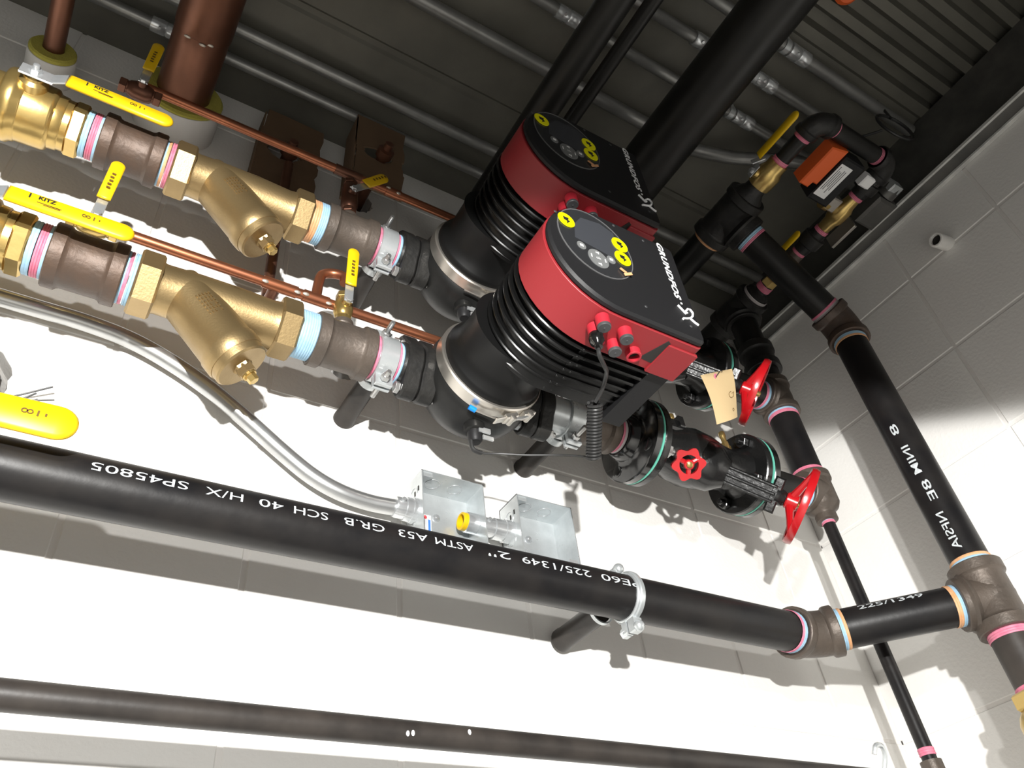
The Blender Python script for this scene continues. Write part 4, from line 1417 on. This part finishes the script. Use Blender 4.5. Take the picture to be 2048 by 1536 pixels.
emt('steel conduit nearest the back wall with a shiny coupling at upper left', 0.852, 0.0117, (-0.075,))
emt('steel conduit second from the back wall', 0.786, 0.0127)
bend = [(-1.2, 0.566, CZ), (0.95, 0.566, CZ)] + [tuple(q) for q in bez([(1.03, 0.564, CZ - 0.002), (1.12, 0.533, CZ - 0.014), (1.22, 0.481, CZ - 0.026), (1.32, 0.447, CZ - 0.030), (1.42, 0.440, CZ - 0.030), (1.49, 0.440, CZ - 0.030)], 5)]
emt('thick steel conduit with an offset bend right of the large black pipe', 0.566, 0.0155, pts=bend)
emt('steel conduit passing behind the brass valve under the deck', 0.452, 0.0117, (1.085, 0.60), (1.045,))
emt('steel conduit with coupling just right of the large black pipe', 0.360, 0.0125, (1.065, 0.885), (1.03,))
emt('steel conduit with strap beside the corrugated deck', 0.279, 0.0138, (1.085,), (1.045,))
# pull box on the deck
t = thing('pull_box', 'galvanized pull box on the deck left of the black pipes', 'junction box', (0.42, 0.40, 1.58))
b = MB().box((0.500, 0.405, 1.609), (0.110, 0.060, 0.042), 0.002).build('box', 'galv', t)
# orange cap at the top edge
t = thing('sprinkler_cap', 'small orange cap at the top edge of the picture', 'cap', (1.09, 0.13, 1.58))
b = MB()
b.lathe((1.078, 0.132, 1.628), -EZ, [(0, 0.010), (0.012, 0.010), (0.014, 0.026), (0.028, 0.028), (0.036, 0.020)], 18)
b.build('cap', 'orange', t)

# ------------------------------------------------------------------ large pipes coming out of the back wall
pipe('large_pipe', 'largest black pipe crossing the top towards the camera, right of the pumps', 'pipe', (0.862, 0.975, 1.434), (0.862, -0.55, 1.434), 0.0570, 'dark_pipe', n=40)
pipe('large_pipe', 'black pipe from the back wall passing behind the upper pump', 'pipe', (0.5765, 0.99, 1.386), (0.5765, -0.45, 1.386), 0.0302, 'dark_pipe', n=32)
pipe('thin_pipe', 'thin dark pipe beside the black pipe above the upper pump', 'pipe', (0.668, 0.975, 1.455), (0.668, -0.45, 1.455), 0.0150, 'dark_pipe', n=22)
pipe('rusty_pipe', 'rust-brown pipe between the two black pipes at the top', 'pipe', (0.640, 0.975, 1.490), (0.640, -0.45, 1.490), 0.0130, 'dark_copper', n=20)

CUZ = 1.45
cu = pipe('copper_pipe', 'large copper pipe from an insulated wall sleeve at upper left', 'pipe', (-0.0128, 0.99, CUZ), (-0.0128, -0.4, CUZ), 0.0471, 'dark_copper', n=44)
MB().lathe((-0.0128, 0.742, CUZ), -EY, [(0, 0.0472), (0.001, 0.0486), (0.16, 0.0486), (0.161, 0.0472)], 44, caps=False).build('joint_sleeve', 'dark_copper', cu)
for a, yy in ((-2.0, 0.744), (-1.45, 0.745), (-1.2, 0.741)):
    MB().sphere((-0.0128 + 0.048 * math.cos(a), yy, CUZ + 0.048 * math.sin(a)), 0.004, 8, 6, (1.6, 0.7, 0.6)).build('solder_joint', 'solder', cu)
t = thing('pipe_sleeve', 'insulated sleeve around the large copper pipe at the back wall', 'sleeve', (-0.0128, 0.95, CUZ))
MB().ring((-0.0128, 0.872, CUZ), EY, 0.0475, 0.0725, 0, 0.09, 40, 0.004).build('insulation', 'insulation', t)
MB().ring((-0.0128, 0.880, CUZ), EY, 0.0720, 0.0740, 0, 0.08, 40, 0.0005).build('jacket', 'jacket', t)
SX, SZ = -0.2265, 1.44
pipe('copper_pipe', 'small copper pipe from a white sleeve at the top left corner', 'pipe', (SX, 0.99, SZ), (SX, -0.3, SZ), 0.0170, 'dark_copper', n=28)
t = thing('pipe_sleeve', 'white insulated sleeve around the small copper pipe at top left', 'sleeve', (SX, 0.95, SZ))
MB().ring((SX, 0.890, SZ), EY, 0.0175, 0.0375, 0, 0.075, 32, 0.003).build('insulation', 'insulation', t)
MB().ring((SX, 0.8985, SZ), EY, 0.0372, 0.0392, 0, 0.06, 32, 0.0005).build('jacket', 'jacket', t)


# ------------------------------------------------------------------ cardboard around two wall holes
def cardboard(label, fit_label, x0, x1, z0, z1, y, hole, hc):
    t = thing('cardboard', label, 'cardboard', (x0, y, z0))
    inn = blob(hc[0], hc[1], hole, 28, 0.16, 1.5)
    out = rect_ring(x0, x1, z0, z1, inn)
    out = [(a + random.uniform(-0.004, 0.004), b_ + random.uniform(-0.003, 0.003)) for a, b_ in out]
    xc, zc = (x0 + x1) / 2, (z0 + z1) / 2
    MB().frame([(a - xc, b_ - zc) for a, b_ in out], [(a - xc, b_ - zc) for a, b_ in inn], (xc, y, zc), (1, 0, -0.03), (0.03, 0, 1), 0.004).build('sheet', 'cardboard', t)
    MB().box((x0 - 0.001, y + 0.030, (z0 + z1) / 2), (0.003, 0.06, (z1 - z0) * 0.92), 0.0008, ux=V((1, 0, -0.03))).build('flap', 'cardboard', t)
    t2 = thing('wall_fitting', fit_label, 'pipe fitting', (hc[0], 0.94, hc[1]))
    b = MB()
    b.lathe((hc[0] + 0.008, 0.975, hc[1] - 0.01), -EY, [(0, 0.012), (0.975 - y + 0.006, 0.012), (0.975 - y + 0.007, 0.017), (0.975 - y + 0.024, 0.017), (0.975 - y + 0.026, 0.009), (0.975 - y + 0.04, 0.009)], 16)
    b.build('nipple', 'dark_copper', t2)


cardboard('left of the two brown cardboard sheets on the back wall', 'copper stub through the left cardboard sheet', 0.1400, 0.2600, 1.300, 1.572, 0.905, 0.024, (0.190, 1.440))
cardboard('right of the two brown cardboard sheets on the back wall', 'copper stub through the right cardboard sheet', 0.3130, 0.4180, 1.340, 1.590, 0.838, 0.022, (0.362, 1.465))


# ------------------------------------------------------------------ copper lines with small yellow-lever valves
def soldered(parent, pts):
    for p_ in pts:
        MB().sphere(p_, 0.0036, 8, 6, (1.5, 0.7, 0.9)).build('solder_joint', 'solder', parent)


FZ, FY2 = 0.942, 0.812
fc = MB()
fc.path([(-0.06, FY2, FZ), (0.56, FY2, FZ)], 0.0080, 16)
fc = fc.build('copper_line', 'copper', loc=(-0.06, FY2, FZ))
tag(fc, 'thin copper line behind the lower strainer and pump', 'pipe')
MB().lathe((0.170, FY2, FZ), EX, [(0, 0.0095), (0.052, 0.0095)], 16).build('tee_fitting', 'copper', fc)
MB().lathe((0.232, FY2, FZ), EX, [(0, 0.0095), (0.040, 0.0095)], 16).build('tee_fitting', 'copper', fc)
soldered(fc, [(0.172, FY2 - 0.007, FZ - 0.006), (0.221, FY2 - 0.007, FZ - 0.006), (0.234, FY2 - 0.008, FZ - 0.005), (0.271, FY2 - 0.006, FZ - 0.006)])
ul = MB().path(bez([(0.252, FY2, FZ), (0.254, FY2, FZ + 0.035), (0.258, FY2 - 0.002, FZ + 0.058), (0.274, FY2 - 0.006, FZ + 0.066), (0.290, LY, FZ + 0.060), (0.2925, LY, FZ + 0.045)], 6), 0.0080, 14)
ul.build('branch_loop', 'copper', fc)
MB().path(bez([(0.190, FY2, FZ), (0.190, FY2 + 0.036, FZ + 0.004), (0.191, 0.868, FZ + 0.035), (0.192, 0.872, FZ + 0.20), (0.196, 0.876, FZ + 0.42)], 6), 0.0090, 14).build('riser', 'dark_copper', fc)
RZ2 = LZ + LDZ + 0.182
rc = MB().path([(-0.065, LY, RZ2), (0.565, LY, RZ2 - 0.004)], 0.0080, 16).build('copper_line', 'copper', loc=(-0.065, LY, RZ2))
tag(rc, 'thin copper line behind the upper strainer and pump', 'pipe')
MB().lathe((0.262, LY, RZ2 - 0.002), EX, [(0, 0.0098), (0.050, 0.0098)], 16).build('tee_fitting', 'dark_copper', rc)
soldered(rc, [(0.365, LY - 0.008, RZ2 - 0.004), (0.385, LY - 0.007, RZ2 - 0.007)])
MB().lathe((0.362, LY, RZ2 - 0.003), EX, [(0, 0.0095), (0.030, 0.0095)], 16).build('coupling', 'copper', rc)


def mini_valve(label, c, axis, stem, lever, m='brass', L=0.062, lev=0.085, w=0.019):
    c, axis, stem, lever = V(c), V(axis).normalized(), V(stem).normalized(), V(lever).normalized()
    t = thing('drain_valve', label, 'valve', c)
    b = MB()
    b.lathe(c - axis * L / 2, axis, [(0, 0.0105), (0.012, 0.0105), (0.014, 0.0125), (0.022, 0.0150), (L - 0.022, 0.0150), (L - 0.014, 0.0125), (L - 0.012, 0.0105), (L, 0.0105)], 18)
    hexp(b, c - axis * (L / 2 + 0.001), axis, 0.0128, 0.011, 0.001)
    hexp(b, c + axis * (L / 2 - 0.010), axis, 0.0128, 0.011, 0.001)
    b.lathe(c, stem, [(0, 0.009), (0.020, 0.0075)], 12)
    b.build('body', m, t)
    b = MB()
    hexp(b, c + stem * 0.018, stem, 0.006, 0.008, 0.0008)
    b.box(c + stem * 0.021 + lever * 0.016, (0.040, 0.014, 0.002), 0.0005, ux=lever, uy=stem.cross(lever))
    b.build('lever_arm', 'zinc', t)
    sl = lever_sleeve(t, c + stem * 0.026 + lever * 0.030, c + stem * 0.029 + lever * (0.030 + lev), w, 0.0055, stem)
    m_ = MB()
    sd = stem.cross(lever)
    for k in range(5):
        m_.box(c + stem * 0.0318 + lever * (0.050 + k * 0.008) + sd * 0.0005 * (k % 2), (0.0035, 0.0050, 0.0003), 0, ux=lever, uy=sd)
    m_.build('print_mark', 'print_dim', sl)
    return t


mini_valve('brass drain valve with upright yellow lever above the lower tee', (0.2925, LY, LZ + 0.082), EZ, -EY, EZ + EX * 0.02)
mini_valve('dark drain valve with sideways yellow lever above the upper tee', (0.2925, LY, LZ + LDZ + 0.108), EZ, -EY, EX * 0.66 + EZ * 0.75, 'dark_copper', 0.095, 0.058, 0.022)
mini_valve('brass drain valve with upright yellow lever behind the lower long lever', (-0.062, FY2 - 0.004, FZ - 0.010), EX, -EY, EZ + EX * 0.03)
mini_valve('small drain valve with yellow lever behind the upper long lever', (-0.071, LY, RZ2 - 0.02), EX, -EY, EZ + EX * 0.02, 'dark_copper')

# ------------------------------------------------------------------ bent conduit and junction boxes
t = thing('bent_conduit', 'bent steel conduit running below the lower strainer to the junction boxes', 'conduit', (-0.5, 0.93, 0.68))
CY = 0.925
P = bez([(-0.60, CY, 0.866), (-0.30, CY, 0.866), (-0.10, CY, 0.866), (-0.03, CY, 0.865), (0.03, CY, 0.8565), (0.09, CY, 0.835), (0.15, CY, 0.804), (0.207, CY, 0.7655), (0.260, CY, 0.7275),
         (0.305, CY, 0.699), (0.349, CY, 0.6825), (0.395, CY, 0.6765), (0.440, CY - 0.004, 0.6755), (0.470, CY - 0.006, 0.6755)], 6)
MB().path(P, 0.0125, 20).build('tube', 'emt', t)


def emt_connector(name, label, x0, x1, y, z, r, m='zinc', bush=None):
    t = thing(name, label, 'connector', (x0, y, z))
    L = x1 - x0
    b = MB()
    b.lathe((x0, y, z), EX, [(0, r + 0.003), (0.003, r + 0.004), (L * 0.45, r + 0.004), (L * 0.46, r + 0.006), (L * 0.75, r + 0.006), (L * 0.76, r + 0.0075), (L, r + 0.0075)], 18)
    b.lathe((x0 + L * 0.25, y - r - 0.002, z + 0.004), -EY, [(0, 0.0035), (0.005, 0.0035)], 8)
    b.build('body', m, t)
    return t


JY, JH, JD = 0.893, 0.106, 0.056
JZ0 = 0.627
emt_connector('conduit_connector', 'zinc connector on the left side of the left junction box', 0.432, 0.467, CY - 0.006, 0.6755, 0.0125)


def jbox(label, x0, x1, z0, z1, sticker, bushing):
    t = thing('junction_box', label, 'junction box', (x0, JY, z0))
    th = 0.0016
    yb = JY + JD
    b = MB()
    b.box(((x0 + x1) / 2, yb - th / 2, (z0 + z1) / 2), (x1 - x0, th, z1 - z0))
    b.box((x0 + th / 2, (JY + yb) / 2, (z0 + z1) / 2), (th, JD, z1 - z0))
    b.box((x1 - th / 2, (JY + yb) / 2, (z0 + z1) / 2), (th, JD, z1 - z0))
    b.box(((x0 + x1) / 2, (JY + yb) / 2, z0 + th / 2), (x1 - x0, JD, th))
    b.box(((x0 + x1) / 2, (JY + yb) / 2, z1 - th / 2), (x1 - x0, JD, th))
    b.build('shell', 'galv', t)
    for sx, sz in ((x0 + 0.012, z1 - 0.004), (x1 - 0.012, z0 + 0.004)):
        e = MB().box((sx, JY + 0.003, sz), (0.016, 0.002, 0.010), 0.0005)
        e.build('cover_ear', 'galv', t)
    for k in range(2):
        kx = x0 + (x1 - x0) * (0.3 + 0.36 * k)
        MB().ring((kx, JY + 0.028, z1 - th), -EZ, 0.0112, 0.0126, 0, 0.0007, 22).build('knockout', 'zinc', t)
        MB().ring((x0, JY + 0.028, z0 + (z1 - z0) * (0.35 + 0.36 * k)), -EX, 0.0112, 0.0126, 0, 0.0007, 22).build('knockout', 'zinc', t)
    for k in range(3):
        MB().box((x0 - 0.0003, JY + 0.012 + k * 0.012, z1 - 0.028 - 0.004 * k), (0.0006, 0.003, 0.008)).build('slot', 'hole_shade', t)
    sc_ = MB().lathe(((x0 + x1) / 2 - 0.004, yb - th, (z0 + z1) / 2 + 0.010), -EY, [(0, 0.0065), (0.003, 0.006), (0.006, 0.003)], 12).build('mounting_screw', 'zinc', t)
    s = MB().box((sticker, yb - th - 0.0004, z0 + 0.046), (0.024, 0.0006, 0.042))
    s = s.build('sticker', 'label_white', t)
    m_ = MB()
    for k in range(7):
        m_.box((sticker - 0.009 + k * 0.0019, yb - th - 0.0009, z0 + 0.050), (0.0010 if k % 3 else 0.0004, 0.0004, 0.024))
    m_.build('barcode', 'black_print', s)
    MB().box((sticker + 0.0085, yb - th - 0.0009, z0 + 0.044), (0.004, 0.0004, 0.030)).build('sticker_print', 'label_blue', s)
    MB().prism(ell(sticker + 0.002, z0 + 0.0625, 0.003, 0.0035, 12), (0, yb - th - 0.0008, 0), EX, EZ, 0.0004).build('sticker_dot', 'label_red', s)
    return t


J1 = jbox('left junction box with a yellow bushing inside, behind the lettered pipe', 0.467, 0.577, JZ0, 0.737, 0.497, True)
J2 = jbox('right junction box behind the lettered pipe', 0.640, 0.750, JZ0, 0.737, 0.668, False)
b = MB().ring((0.556, JY + 0.030, 0.680), EX, 0.0125, 0.0165, 0, 0.020, 22, 0.001)
b.build('locknut', 'zinc', J1)
MB().ring((0.548, JY + 0.030, 0.680), EX, 0.0110, 0.0145, 0, 0.010, 22, 0.001).build('bushing', 'yellow', J1)
emt_connector('conduit_connector', 'zinc connector joining the two junction boxes', 0.577, 0.640, JY + 0.030, 0.680, 0.0115)

# ------------------------------------------------------------------ small things on the walls
t = thing('pipe_sleeve', 'short white painted pipe stub on the right wall', 'sleeve', (1.51, 0.372, 1.30))
MB().ring((1.468, 0.3735, 1.293), V((1, -0.1, 0.12)), 0.0120, 0.0165, 0, 0.06, 24, 0.0015).build('stub', 'block', t)
MB().lathe((1.476, 0.3735, 1.2935), V((1, -0.1, 0.12)), [(0, 0.012), (0.001, 0.012)], 20).build('bore', 'hole_shade', t)
t = thing('loose_wires', 'loose dark wires sticking out of the broken wall opening at left', 'wire', (-0.11, 0.94, 0.72))
for q in ([(-0.13, 0.97, 0.716), (-0.085, 0.942, 0.723), (-0.045, 0.930, 0.745)], [(-0.13, 0.97, 0.712), (-0.08, 0.940, 0.717), (-0.060, 0.932, 0.730)],
          [(-0.13, 0.97, 0.708), (-0.08, 0.935, 0.711), (-0.038, 0.925, 0.721)]):
    MB().path(bez(q, 8), 0.0013, 6).build('strand', 'wire', t)
mb = MB()
for k in range(26):
    a = 2 * PI * k / 26
    mb.sphere((-0.148 + 0.040 * math.cos(a) + random.uniform(-0.008, 0.008), 0.985 + random.uniform(0, 0.02), 0.752 + 0.048 * math.sin(a) + random.uniform(-0.008, 0.008)),
              0.007 + 0.005 * random.random(), 6, 4, (1.2, 0.8, 1))
rb = mb.build('rubble', 'rubble', wall_back)
for o in list(bpy.data.objects):
    if 'front_only' in o:
        del o['front_only']
